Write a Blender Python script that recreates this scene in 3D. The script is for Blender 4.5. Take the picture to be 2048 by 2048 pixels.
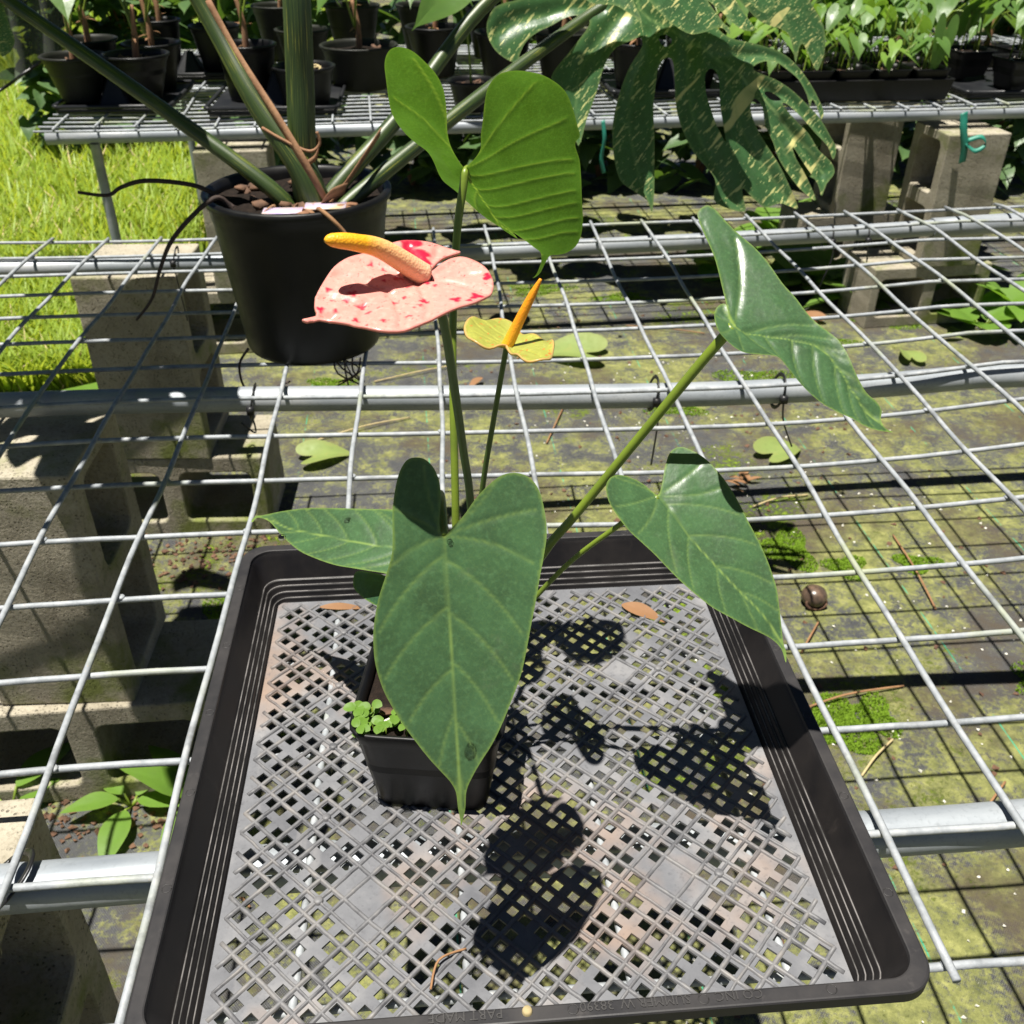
import bpy, math, random
import numpy as np
from mathutils import Vector, Matrix
from mathutils.geometry import delaunay_2d_cdt

# ------------------------------------------------------------------ camera, sky, sun, exposure
S = 0.1016                      # one scene unit = the 4 inch pitch of the welded wire mesh
sc = bpy.context.scene
for o in list(bpy.data.objects): bpy.data.objects.remove(o)
COL = sc.collection
cam_d = bpy.data.cameras.new('camera'); cam = bpy.data.objects.new('camera', cam_d); COL.objects.link(cam)
CAMR = ((0.99671629, -0.08088346, 0.00380701), (-0.04179347, -0.55414619, -0.83136954), (0.06935368, 0.82848046, -0.55570693))
CAMC = (4.0012885, -18.2140782, 5.6396757)
m = Matrix(((CAMR[0][0], -CAMR[1][0], -CAMR[2][0], CAMC[0]*S),
            (CAMR[0][1], -CAMR[1][1], -CAMR[2][1], CAMC[1]*S),
            (CAMR[0][2], -CAMR[1][2], -CAMR[2][2], CAMC[2]*S), (0, 0, 0, 1)))
cam.matrix_world = m
cam_d.sensor_width = 36; cam_d.lens = 36*1934.5/2048
cam_d.clip_start = 0.02; cam_d.clip_end = 500
cam_d.dof.use_dof = True; cam_d.dof.focus_distance = 0.52; cam_d.dof.aperture_fstop = 26
sc.camera = cam
SUN = Vector((-.155, -.10, 1)).normalized()
w = bpy.data.worlds.new('World'); sc.world = w; w.use_nodes = True
nt = w.node_tree; nt.nodes.clear()
sky = nt.nodes.new('ShaderNodeTexSky'); sky.sky_type = 'NISHITA'; sky.sun_disc = False; sky.air_density = .22; sky.dust_density = .15; sky.ozone_density = 1.0
sky.sun_elevation = math.asin(SUN.z); sky.sun_rotation = math.atan2(SUN.x, SUN.y)
bg = nt.nodes.new('ShaderNodeBackground'); bg.inputs['Strength'].default_value = 0.05
wo = nt.nodes.new('ShaderNodeOutputWorld')
nt.links.new(sky.outputs[0], bg.inputs[0]); nt.links.new(bg.outputs[0], wo.inputs[0])
sl = bpy.data.lights.new('sun', 'SUN'); sl.energy = 5.0; sl.angle = math.radians(0.5); sl.color = (1, .955, .88)
so = bpy.data.objects.new('sun', sl); COL.objects.link(so)
so.rotation_euler = SUN.to_track_quat('Z', 'Y').to_euler(); so.location = (0, 0, 6)
sc.view_settings.view_transform = 'Standard'; sc.view_settings.look = 'None'
sc.view_settings.exposure = 0.95; sc.view_settings.gamma = 1
sc.render.engine = 'CYCLES'
sc.cycles.max_bounces = 6; sc.cycles.diffuse_bounces = 3; sc.cycles.glossy_bounces = 3; sc.cycles.transmission_bounces = 4; sc.cycles.transparent_max_bounces = 6
rnd = random.Random(7); rng = np.random.default_rng(11)
GZ = -6.35                      # ground level

# ------------------------------------------------------------------ materials
def newmat(name):
    mt = bpy.data.materials.new(name); mt.use_nodes = True
    n = mt.node_tree; n.nodes.clear()
    out = n.nodes.new('ShaderNodeOutputMaterial'); b = n.nodes.new('ShaderNodeBsdfPrincipled')
    n.links.new(b.outputs[0], out.inputs[0])
    return mt, n, b, out
def tex(n, kind, scale=1, coord='Object', detail=4, rough=.55, **kw):
    tc = n.nodes.new('ShaderNodeTexCoord')
    t = n.nodes.new('ShaderNodeTex'+kind)
    t.inputs['Scale'].default_value = scale
    if kind == 'Noise': t.inputs['Detail'].default_value = detail; t.inputs['Roughness'].default_value = rough
    mp = n.nodes.new('ShaderNodeMapping'); n.links.new(tc.outputs[coord], mp.inputs[0]); n.links.new(mp.outputs[0], t.inputs['Vector'])
    if 'stretch' in kw: mp.inputs['Scale'].default_value = kw['stretch']
    if 'rot' in kw: mp.inputs['Rotation'].default_value = kw['rot']
    return t
def ramp(n, src, stops):
    r = n.nodes.new('ShaderNodeValToRGB'); e = r.color_ramp.elements
    while len(e) < len(stops): e.new(.5)
    for i, (p, c) in enumerate(stops):
        e[i].position = p; e[i].color = (*c, 1) if len(c) == 3 else c
    n.links.new(src, r.inputs[0]); return r
def mix(n, a, b, f, mode='MIX'):
    x = n.nodes.new('ShaderNodeMix'); x.data_type = 'RGBA'; x.blend_type = mode
    for sock, val in ((x.inputs[6], a), (x.inputs[7], b), (x.inputs[0], f)):
        if hasattr(val, 'node'): n.links.new(val, sock)
        elif isinstance(val, (int, float)): sock.default_value = val
        else: sock.default_value = (*val, 1)
    return x.outputs[2]
def math_(n, op, a, b=0.0, clamp=False):
    x = n.nodes.new('ShaderNodeMath'); x.operation = op; x.use_clamp = clamp
    for i, v in enumerate((a, b)):
        if hasattr(v, 'node'): n.links.new(v, x.inputs[i])
        else: x.inputs[i].default_value = v
    return x.outputs[0]
def bump(n, b, h, strength=.3, dist=.002, prev=None):
    k = n.nodes.new('ShaderNodeBump'); k.inputs['Strength'].default_value = strength; k.inputs['Distance'].default_value = dist
    n.links.new(h, k.inputs['Height'])
    if prev is not None: n.links.new(prev, k.inputs['Normal'])
    n.links.new(k.outputs[0], b.inputs['Normal']); return k.outputs[0]
def attr(n, name):
    a = n.nodes.new('ShaderNodeAttribute'); a.attribute_name = name; return a

def mat_leaf(name, base, vein, back, trans=.3, rough=.38, spots=None, edge=(.30, .42, .06), veinamt=.6, blotch=.35, tcol=None, coat=0.0, srot=0, marks=None, tmix=.7, edgeamt=.35, spec=.35, net=1.0):
    mt, n, b, out = newmat(name)
    nz = tex(n, 'Noise', 55, detail=3); nz2 = tex(n, 'Noise', 420, detail=2)
    c = mix(n, base, tuple(x*(1-blotch) for x in base), ramp(n, nz.outputs[0], [(.35, (0, 0, 0)), (.7, (1, 1, 1))]).outputs[0])
    c = mix(n, c, tuple(min(1, x*1.35+.004) for x in base), ramp(n, nz2.outputs[0], [(.5, (0, 0, 0)), (.75, (.6, .6, .6))]).outputs[0])
    if spots is not None:
        for (sc_, st, th, colr, am) in spots:
            v = tex(n, 'Noise', sc_, detail=3, stretch=st, coord='UV', rot=(0, 0, srot))
            f = ramp(n, v.outputs[0], [(th, (0, 0, 0)), (th+.015, (am, am, am))])
            c = mix(n, c, colr, f.outputs[0])
    if marks is not None: c = mix(n, c, marks, attr(n, 'mark').outputs['Fac'])
    c = mix(n, c, vein, math_(n, 'MULTIPLY', attr(n, 'vein').outputs['Fac'], veinamt))
    c = mix(n, c, edge, math_(n, 'MULTIPLY', attr(n, 'edge').outputs['Fac'], edgeamt))
    vo = tex(n, 'Voronoi', 420); vo.feature = 'DISTANCE_TO_EDGE'; nl = ramp(n, vo.outputs[0], [(.0, (1, 1, 1)), (.09, (0, 0, 0))]).outputs[0]
    c = mix(n, c, vein, math_(n, 'MULTIPLY', nl, .07*net))
    dirt = tex(n, 'Noise', 24, detail=7, rough=.7); c = mix(n, c, (.17, .17, .12), ramp(n, dirt.outputs[0], [(.60, (0, 0, 0)), (.78, (.30*net, .30*net, .30*net))]).outputs[0])
    geo = n.nodes.new('ShaderNodeNewGeometry')
    cf = mix(n, c, back, math_(n, 'MULTIPLY', geo.outputs['Backfacing'], .75))
    n.links.new(cf, b.inputs['Base Color']); b.inputs['Roughness'].default_value = rough
    b.inputs['Specular IOR Level'].default_value = spec; b.inputs['Coat Weight'].default_value = coat
    rr = ramp(n, nz.outputs[0], [(.3, (rough-.06,)*3), (.7, (rough+.12,)*3)]); n.links.new(rr.outputs[0], b.inputs['Roughness'])
    k1 = bump(n, b, nz2.outputs[0], .25, .0004); k2 = tex(n, 'Noise', 38, detail=3); bump(n, b, k2.outputs[0], .30, .003, k1)
    tr = n.nodes.new('ShaderNodeBsdfTranslucent')
    tc = mix(n, c, tcol or (.25, .45, .03), tmix); n.links.new(tc, tr.inputs[0])
    mx = n.nodes.new('ShaderNodeMixShader'); mx.inputs[0].default_value = trans
    n.links.new(b.outputs[0], mx.inputs[1]); n.links.new(tr.outputs[0], mx.inputs[2]); n.links.new(mx.outputs[0], out.inputs[0])
    return mt
def mat_simple(name, col, rough=.6, metal=0, nscale=60, var=.35, bstr=.15, bdist=.001, spec=.5, col2=None, stretch=(1, 1, 1), lo=.35, hi=.7):
    mt, n, b, out = newmat(name)
    nz = tex(n, 'Noise', nscale, detail=6, stretch=stretch)
    c2 = col2 or tuple(x*(1-var) for x in col)
    c = mix(n, col, c2, ramp(n, nz.outputs[0], [(lo, (0, 0, 0)), (hi, (1, 1, 1))]).outputs[0])
    n.links.new(c, b.inputs['Base Color']); b.inputs['Roughness'].default_value = rough; b.inputs['Metallic'].default_value = metal
    b.inputs['Specular IOR Level'].default_value = spec
    n2 = tex(n, 'Noise', nscale*6, detail=4); bump(n, b, n2.outputs[0], bstr, bdist)
    return mt
M = {}
M['leaf'] = mat_leaf('anthurium_leaf', (.052, .112, .046), (.20, .29, .07), (.13, .21, .06), trans=.13, rough=.31, veinamt=.8, coat=.06, blotch=.38, spec=.5)
M['leaf_young'] = mat_leaf('young_leaf', (.075, .165, .024), (.52, .66, .09), (.10, .19, .035), trans=.42, tcol=(.15, .36, .010), rough=.45, veinamt=1.0, tmix=.45, blotch=.5)
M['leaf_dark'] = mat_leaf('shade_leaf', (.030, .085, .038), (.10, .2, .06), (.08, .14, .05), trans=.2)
M['monstera'] = mat_leaf('monstera_leaf', (.045, .115, .042), (.20, .30, .11), (.10, .17, .06), trans=.16, rough=.3, veinamt=.75,
    spots=[(3.0, (20, 4, 1), .612, (.50, .50, .20), .9), (9, (11, 3.2, 1), .62, (.36, .42, .17), .8), (1.0, (9, 1.5, 1), .64, (.60, .55, .22), .95)], srot=-.75, edge=(.25, .3, .1))
M['seedling'] = mat_leaf('seedling_leaf', (.075, .20, .030), (.2, .36, .06), (.12, .22, .05), trans=.35, rough=.42, veinamt=.5)
M['seedling_dark'] = mat_leaf('seedling_dark', (.045, .13, .022), (.15, .27, .05), (.09, .17, .04), trans=.28, rough=.36, veinamt=.6)
M['seedling_lime'] = mat_leaf('seedling_lime', (.14, .30, .03), (.28, .45, .08), (.2, .33, .06), trans=.4, rough=.4, veinamt=.5)
M['weed'] = mat_leaf('weed_leaf', (.15, .33, .025), (.22, .4, .06), (.14, .25, .04), trans=.4, rough=.5, veinamt=.4)
M['fallen'] = mat_leaf('fallen_leaf', (.20, .31, .07), (.32, .38, .12), (.22, .28, .08), trans=.2, rough=.55, blotch=.6, spots=[(1.6, (3, 4, 1), .60, (.30, .24, .06), .8), (3.5, (3, 4, 1), .66, (.10, .06, .03), .8)], edge=(.25, .18, .06), edgeamt=.8)
M['dryleaf'] = mat_leaf('dry_leaf', (.30, .15, .07), (.2, .1, .05), (.25, .13, .06), trans=.15, rough=.7, edge=(.2, .1, .05))
M['grass'] = mat_leaf('grass_blade', (.32, .46, .055), (.3, .45, .08), (.32, .44, .07), trans=.45, rough=.45, tcol=(.66, .74, .06), blotch=.65, net=0)
M['spathe'] = mat_leaf('pink_spathe', (.74, .34, .28), (.68, .28, .23), (.66, .32, .25), trans=.2, rough=.24, net=.25, edge=(.72, .20, .18), veinamt=.35, blotch=.1, tcol=(.9, .45, .35),
    spots=[(5, (7, 10, 1), .64, (.55, .08, .08), .6), (2.4, (7, 11, 1), .665, (.52, .03, .05), .7)], coat=.15, marks=(.50, .015, .05), spec=.5)
M['spathe_yellow'] = mat_leaf('yellow_spathe', (.40, .41, .085), (.3, .34, .07), (.42, .40, .1), trans=.25, rough=.33, net=.4, edgeamt=.7, edge=(.70, .36, .16), veinamt=.2, blotch=.2, tcol=(.8, .75, .1),
    spots=[(2.2, (4, 5, 1), .63, (.65, .10, .03), .7)])
M['petiole'] = mat_simple('petiole', (.17, .24, .022), .4, nscale=30, col2=(.11, .16, .022))
M['petiole_dark'] = mat_simple('petiole_dark', (.07, .12, .02), .42, nscale=30, col2=(.05, .09, .02))
def mat_mpetiole():
    mt, n, b, out = newmat('monstera_petiole')
    t = tex(n, 'Noise', 4, coord='UV', stretch=(9, .35, 1), detail=5)
    c = ramp(n, t.outputs[0], [(.34, (.012, .026, .008)), (.5, (.028, .052, .012)), (.60, (.06, .09, .018)), (.68, (.28, .27, .045))])
    n.links.new(c.outputs[0], b.inputs['Base Color']); b.inputs['Roughness'].default_value = .42
    t2 = tex(n, 'Noise', 900, detail=2); bump(n, b, t2.outputs[0], .2, .0006); return mt
M['mpetiole'] = mat_mpetiole()
def mat_spadix(name, c0, c1):
    mt, n, b, out = newmat(name)
    a = attr(n, 'along')
    c = ramp(n, a.outputs['Fac'], [(0, c0), (.28, tuple((x+y)/2 for x, y in zip(c0, c1))), (.45, c1)])
    n.links.new(c.outputs[0], b.inputs['Base Color']); b.inputs['Roughness'].default_value = .45
    b.inputs['Subsurface Weight'].default_value = .15; b.inputs['Subsurface Radius'].default_value = (.004, .002, .001); b.inputs['Subsurface Scale'].default_value = .3
    v = tex(n, 'Voronoi', 900); bump(n, b, v.outputs['Distance'], .28, .0008); return mt
M['spadix'] = mat_spadix('spadix', (.80, .47, .30), (.82, .38, .012))
M['spadix_orange'] = mat_spadix('spadix_orange', (.78, .40, .02), (.76, .28, .008))
def mat_plastic(name, col, rough, dust, dustcol, dscale=14, bstr=.05):
    mt, n, b, out = newmat(name)
    nz = tex(n, 'Noise', dscale, detail=8, rough=.65); nf = tex(n, 'Noise', 700, detail=2)
    f = ramp(n, nz.outputs[0], [(.38, (0, 0, 0)), (.72, (dust,)*3)])
    sp = ramp(n, nf.outputs[0], [(.70, (0, 0, 0)), (.78, (dust*.7,)*3)])
    c = mix(n, col, dustcol, f.outputs[0]); c = mix(n, c, dustcol, sp.outputs[0])
    n.links.new(c, b.inputs['Base Color'])
    r = ramp(n, nz.outputs[0], [(.3, (rough,)*3), (.75, (min(1, rough+.25),)*3)]); n.links.new(r.outputs[0], b.inputs['Roughness'])
    b.inputs['Specular IOR Level'].default_value = .28
    sm = tex(n, 'Noise', 45, detail=8, rough=.75, stretch=(1, 1, .25)); scr = ramp(n, sm.outputs[0], [(.60, (0, 0, 0)), (.80, (1, 1, 1))]); c2 = mix(n, c, tuple(min(1, x*2.2) for x in dustcol), math_(n, 'MULTIPLY', scr.outputs[0], dust)); n.links.new(c2, b.inputs['Base Color'])
    bump(n, b, nf.outputs[0], bstr, .0006); return mt
M['tray'] = mat_plastic('black_tray_plastic', (.006, .0057, .0063), .30, .35, (.034, .028, .024))
M['tray_rim'] = mat_plastic('lit_worn_tray_rim', (.020, .0195, .021), .38, .5, (.05, .045, .042), 30)  # lighter than the walls: light on the rim top put into colour, beside wear
M['lit_worn'] = mat_simple('lit_worn_edge', (.17, .16, .155), .6, nscale=40, col2=(.04, .038, .036), lo=.4, hi=.6)
M['pot'] = mat_plastic('black_pot_plastic', (.0045, .0045, .005), .30, .25, (.020, .019, .016), 20)
M['pot_green'] = mat_plastic('dull_pot_plastic', (.012, .013, .010), .4, .3, (.03, .03, .02), 20)
M['carrier'] = mat_plastic('carrier_plastic', (.012, .013, .015), .33, .3, (.045, .045, .045), 10)
def mat_floor():
    mt, n, b, out = newmat('dusty_tray_floor')
    a = tex(n, 'Noise', 9, detail=7, rough=.65); s2 = tex(n, 'Noise', 4.2, detail=5, rough=.6); f = tex(n, 'Noise', 300, detail=3)
    st = tex(n, 'Noise', 60, detail=4, stretch=(1, .12, 1), rot=(0, 0, .78))
    c = ramp(n, a.outputs[0], [(.3, (.07, .073, .083)), (.5, (.135, .138, .148)), (.7, (.25, .245, .245))]).outputs[0]
    c = mix(n, c, (.27, .175, .115), ramp(n, s2.outputs[0], [(.54, (0, 0, 0)), (.68, (.8, .8, .8))]).outputs[0])
    c = mix(n, c, (.26, .25, .245), ramp(n, st.outputs[0], [(.56, (0, 0, 0)), (.75, (.45, .45, .45))]).outputs[0])
    c = mix(n, c, (.05, .05, .055), ramp(n, f.outputs[0], [(.58, (0, 0, 0)), (.78, (.5, .5, .5))]).outputs[0])
    n.links.new(c, b.inputs['Base Color']); b.inputs['Roughness'].default_value = .62; b.inputs['Specular IOR Level'].default_value = .4
    bump(n, b, f.outputs[0], .25, .0008); return mt
M['floor'] = mat_floor()
def mat_rib():
    mt, n, b, out = newmat('tray_rib')
    a = tex(n, 'Noise', 60, detail=6, rough=.65); s2 = tex(n, 'Noise', 4.2, detail=5, rough=.6)
    c = ramp(n, a.outputs[0], [(.32, (.065, .066, .072)), (.5, (.135, .135, .14)), (.72, (.22, .205, .19))]).outputs[0]
    c = mix(n, c, (.19, .12, .08), ramp(n, s2.outputs[0], [(.56, (0, 0, 0)), (.68, (.55, .55, .55))]).outputs[0])
    n.links.new(c, b.inputs['Base Color']); b.inputs['Roughness'].default_value = .55
    bump(n, b, a.outputs[0], .4, .001); return mt
M['rib'] = mat_rib()
def mat_galv():
    mt, n, b, out = newmat('galvanised_steel')
    a = tex(n, 'Noise', 70, detail=6, rough=.6); v = tex(n, 'Noise', 500, detail=3); g = tex(n, 'Noise', 7, detail=4)
    c = ramp(n, a.outputs[0], [(.3, (.22, .24, .255)), (.55, (.32, .34, .355)), (.75, (.42, .43, .42))]).outputs[0]
    c = mix(n, c, (.30, .33, .16), ramp(n, g.outputs[0], [(.56, (0, 0, 0)), (.70, (.6, .6, .6))]).outputs[0])
    c = mix(n, c, (.42, .26, .13), ramp(n, v.outputs[0], [(.66, (0, 0, 0)), (.76, (.55, .55, .55))]).outputs[0])
    c = mix(n, c, (.13, .135, .14), ramp(n, tex(n, 'Noise', 22, detail=6, rough=.7).outputs[0], [(.54, (0, 0, 0)), (.66, (.6, .6, .6))]).outputs[0])
    n.links.new(c, b.inputs['Base Color']); b.inputs['Metallic'].default_value = .1; b.inputs['Roughness'].default_value = .6; b.inputs['Specular IOR Level'].default_value = .3
    bump(n, b, v.outputs[0], .35, .0007); return mt
M['galv'] = mat_galv()
def mat_pipe():
    mt, n, b, out = newmat('galvanised_pipe')
    a = tex(n, 'Noise', 30, detail=6, rough=.6, stretch=(.25, 1, 1)); v = tex(n, 'Noise', 260, detail=3)
    c = ramp(n, a.outputs[0], [(.3, (.22, .245, .27)), (.55, (.31, .335, .355)), (.75, (.42, .43, .43))]).outputs[0]
    c = mix(n, c, (.18, .195, .205), ramp(n, v.outputs[0], [(.55, (0, 0, 0)), (.75, (.5, .5, .5))]).outputs[0])
    n.links.new(c, b.inputs['Base Color']); b.inputs['Metallic'].default_value = .25; b.inputs['Roughness'].default_value = .5; b.inputs['Specular IOR Level'].default_value = .35
    bump(n, b, v.outputs[0], .2, .0005); return mt
M['pipe'] = mat_pipe()
def mat_concrete():
    mt, n, b, out = newmat('concrete')
    a = tex(n, 'Noise', 9, detail=7, rough=.6); f = tex(n, 'Noise', 190, detail=5, rough=.7); g = tex(n, 'Noise', 5, detail=6, rough=.65)
    geo = n.nodes.new('ShaderNodeNewGeometry')
    c = ramp(n, a.outputs[0], [(.3, (.27, .24, .18)), (.55, (.36, .325, .25)), (.75, (.43, .395, .31))]).outputs[0]
    vp = tex(n, 'Voronoi', 210); po = ramp(n, vp.outputs['Distance'], [(.10, (1, 1, 1)), (.32, (0, 0, 0))]).outputs[0]; sel = ramp(n, tex(n, 'Noise', 60, detail=3).outputs[0], [(.45, (0, 0, 0)), (.6, (1, 1, 1))]).outputs[0]; po = math_(n, 'MULTIPLY', po, sel)
    c = mix(n, c, (.16, .14, .10), ramp(n, f.outputs[0], [(.50, (0, 0, 0)), (.72, (.7, .7, .7))]).outputs[0]); c = mix(n, c, (.08, .07, .055), math_(n, 'MULTIPLY', po, .8))
    dk = tex(n, 'Noise', 6, detail=7, rough=.7, stretch=(1, 1, .35)); c = mix(n, c, (.12, .10, .07), ramp(n, dk.outputs[0], [(.55, (0, 0, 0)), (.72, (.7, .7, .7))]).outputs[0])
    c = mix(n, c, (.13, .16, .025), ramp(n, g.outputs[0], [(.50, (0, 0, 0)), (.63, (.85, .85, .85))]).outputs[0])
    n.links.new(c, b.inputs['Base Color']); b.inputs['Roughness'].default_value = .95; b.inputs['Specular IOR Level'].default_value = .15
    k1 = bump(n, b, f.outputs[0], .7, .003); bump(n, b, math_(n, 'MULTIPLY', po, -1.0), .8, .004, k1); return mt
M['concrete'] = mat_concrete()
def mat_ground():
    mt, n, b, out = newmat('mossy_weed_mat')
    big = tex(n, 'Noise', 2.2, detail=9, rough=.62); mid = tex(n, 'Noise', 13, detail=8, rough=.7); fine = tex(n, 'Noise', 110, detail=5, rough=.75); grit = tex(n, 'Noise', 420, detail=3, rough=.7)
    patch = tex(n, 'Noise', 1.5, detail=7, rough=.62)
    tc = n.nodes.new('ShaderNodeTexCoord'); sx = n.nodes.new('ShaderNodeSeparateXYZ'); n.links.new(tc.outputs['Object'], sx.inputs[0])
    wx = math_(n, 'SINE', math_(n, 'MULTIPLY', sx.outputs[0], 2*math.pi/.0034)); wy = math_(n, 'SINE', math_(n, 'MULTIPLY', sx.outputs[1], 2*math.pi/.0040))
    weave = math_(n, 'MULTIPLY', wx, wy)
    base = ramp(n, mid.outputs[0], [(.3, (.03, .031, .033)), (.52, (.065, .065, .064)), (.72, (.125, .12, .105))]).outputs[0]
    base = mix(n, base, (.24, .25, .26), ramp(n, weave, [(.35, (0, 0, 0)), (.9, (.75, .75, .75))]).outputs[0])
    s = math_(n, 'ADD', math_(n, 'MULTIPLY', big.outputs[0], .34), math_(n, 'ADD', math_(n, 'MULTIPLY', mid.outputs[0], .36), math_(n, 'MULTIPLY', fine.outputs[0], .30)))
    algae = ramp(n, s, [(.475, (0, 0, 0)), (.535, (.9, .9, .9))]).outputs[0]
    alc = ramp(n, tex(n, 'Noise', 34, detail=8, rough=.75).outputs[0], [(.32, (.085, .095, .035)), (.5, (.20, .21, .065)), (.68, (.36, .36, .12))]).outputs[0]
    c = mix(n, base, alc, algae)
    br = ramp(n, tex(n, 'Noise', 2.7, detail=9, rough=.72).outputs[0], [(.49, (0, 0, 0)), (.60, (.8, .8, .8))]).outputs[0]
    c = mix(n, c, mix(n, (.12, .095, .06), (.042, .034, .026), mid.outputs[0]), br)
    ms = math_(n, 'ADD', math_(n, 'MULTIPLY', patch.outputs[0], .5), math_(n, 'ADD', math_(n, 'MULTIPLY', mid.outputs[0], .28), math_(n, 'MULTIPLY', fine.outputs[0], .22)))
    moss = ramp(n, ms, [(.545, (0, 0, 0)), (.585, (.9, .9, .9))]).outputs[0]
    mc = ramp(n, fine.outputs[0], [(.3, (.055, .10, .006)), (.55, (.16, .25, .012)), (.75, (.30, .38, .03))]).outputs[0]
    c = mix(n, c, mc, moss)
    c = mix(n, c, (.03, .028, .024), ramp(n, grit.outputs[0], [(.60, (0, 0, 0)), (.72, (.6, .6, .6))]).outputs[0])
    c = mix(n, c, (.42, .42, .28), ramp(n, tex(n, 'Noise', 260, detail=2).outputs[0], [(.70, (0, 0, 0)), (.76, (.7, .7, .7))]).outputs[0])
    xx = math_(n, 'ADD', sx.outputs[0], math_(n, 'MULTIPLY', sx.outputs[1], .02))
    fr = math_(n, 'ABSOLUTE', math_(n, 'SUBTRACT', math_(n, 'FRACT', math_(n, 'ADD', math_(n, 'DIVIDE', xx, .315), 50.3)), .5))
    th = math_(n, 'LESS_THAN', fr, .0040)
    th = math_(n, 'MULTIPLY', th, ramp(n, mid.outputs[0], [(.50, (0, 0, 0)), (.57, (.8, .8, .8))]).outputs[0])
    c = mix(n, c, (.03, .36, .22), th)
    n.links.new(c, b.inputs['Base Color']); b.inputs['Roughness'].default_value = .9; b.inputs['Specular IOR Level'].default_value = .2
    h = math_(n, 'ADD', math_(n, 'MULTIPLY', moss, .5), math_(n, 'ADD', math_(n, 'MULTIPLY', fine.outputs[0], .8), math_(n, 'MULTIPLY', grit.outputs[0], .3)))
    bump(n, b, h, .9, .007); return mt
M['ground'] = mat_ground()
M['emboss'] = mat_simple('embossed_plastic', (.030, .028, .027), .5, nscale=200, var=.3)
M['soil'] = mat_simple('potting_soil', (.026, .017, .012), .95, nscale=150, col2=(.007, .005, .004), bstr=.9, bdist=.004, spec=.2)
M['bark'] = mat_simple('bark_chip', (.15, .078, .042), .85, nscale=80, col2=(.07, .036, .022), bstr=.5)
M['perlite'] = mat_simple('perlite', (.72, .70, .60), .9, nscale=200, var=.25, bstr=.4)
M['husk'] = mat_simple('dry_sheath', (.36, .20, .10), .8, nscale=40, col2=(.16, .07, .035), stretch=(1, 1, .2), bstr=.6)
M['root'] = mat_simple('aerial_root', (.055, .035, .028), .8, nscale=90, col2=(.03, .02, .016), bstr=.6)
M['needle'] = mat_simple('pine_needle', (.30, .16, .07), .8, nscale=60, col2=(.20, .10, .045))
M['straw'] = mat_simple('straw', (.50, .40, .20), .8, nscale=60)
M['tie'] = mat_simple('black_zip_tie', (.012, .012, .013), .4, nscale=60)
M['teal'] = mat_simple('teal_tape', (.02, .22, .15), .5, nscale=40)
M['mauve'] = mat_simple('mauve_tag', (.46, .38, .72), .4, nscale=40, col2=(.62, .50, .30))
M['shell'] = mat_simple('seed_husk', (.14, .09, .06), .3, nscale=70, col2=(.03, .025, .02))
def mat_cloth():
    mt, n, b, out = newmat('shade_cloth')
    b.inputs['Base Color'].default_value = (.06, .065, .055, 1); b.inputs['Roughness'].default_value = .8
    tp = n.nodes.new('ShaderNodeBsdfTransparent'); mx = n.nodes.new('ShaderNodeMixShader')
    nz = tex(n, 'Noise', 18, detail=4, stretch=(1, 1, .1)); r = ramp(n, nz.outputs[0], [(.3, (.10,)*3), (.7, (.38,)*3)])
    n.links.new(r.outputs[0], mx.inputs[0]); n.links.new(b.outputs[0], mx.inputs[1]); n.links.new(tp.outputs[0], mx.inputs[2]); n.links.new(mx.outputs[0], out.inputs[0])
    return mt
M['cloth'] = mat_cloth()
def mat_water():
    mt, n, b, out = newmat('water_drop')
    b.inputs['Transmission Weight'].default_value = 1; b.inputs['Roughness'].default_value = 0; b.inputs['IOR'].default_value = 1.33
    return mt
M['water'] = mat_water()
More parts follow.
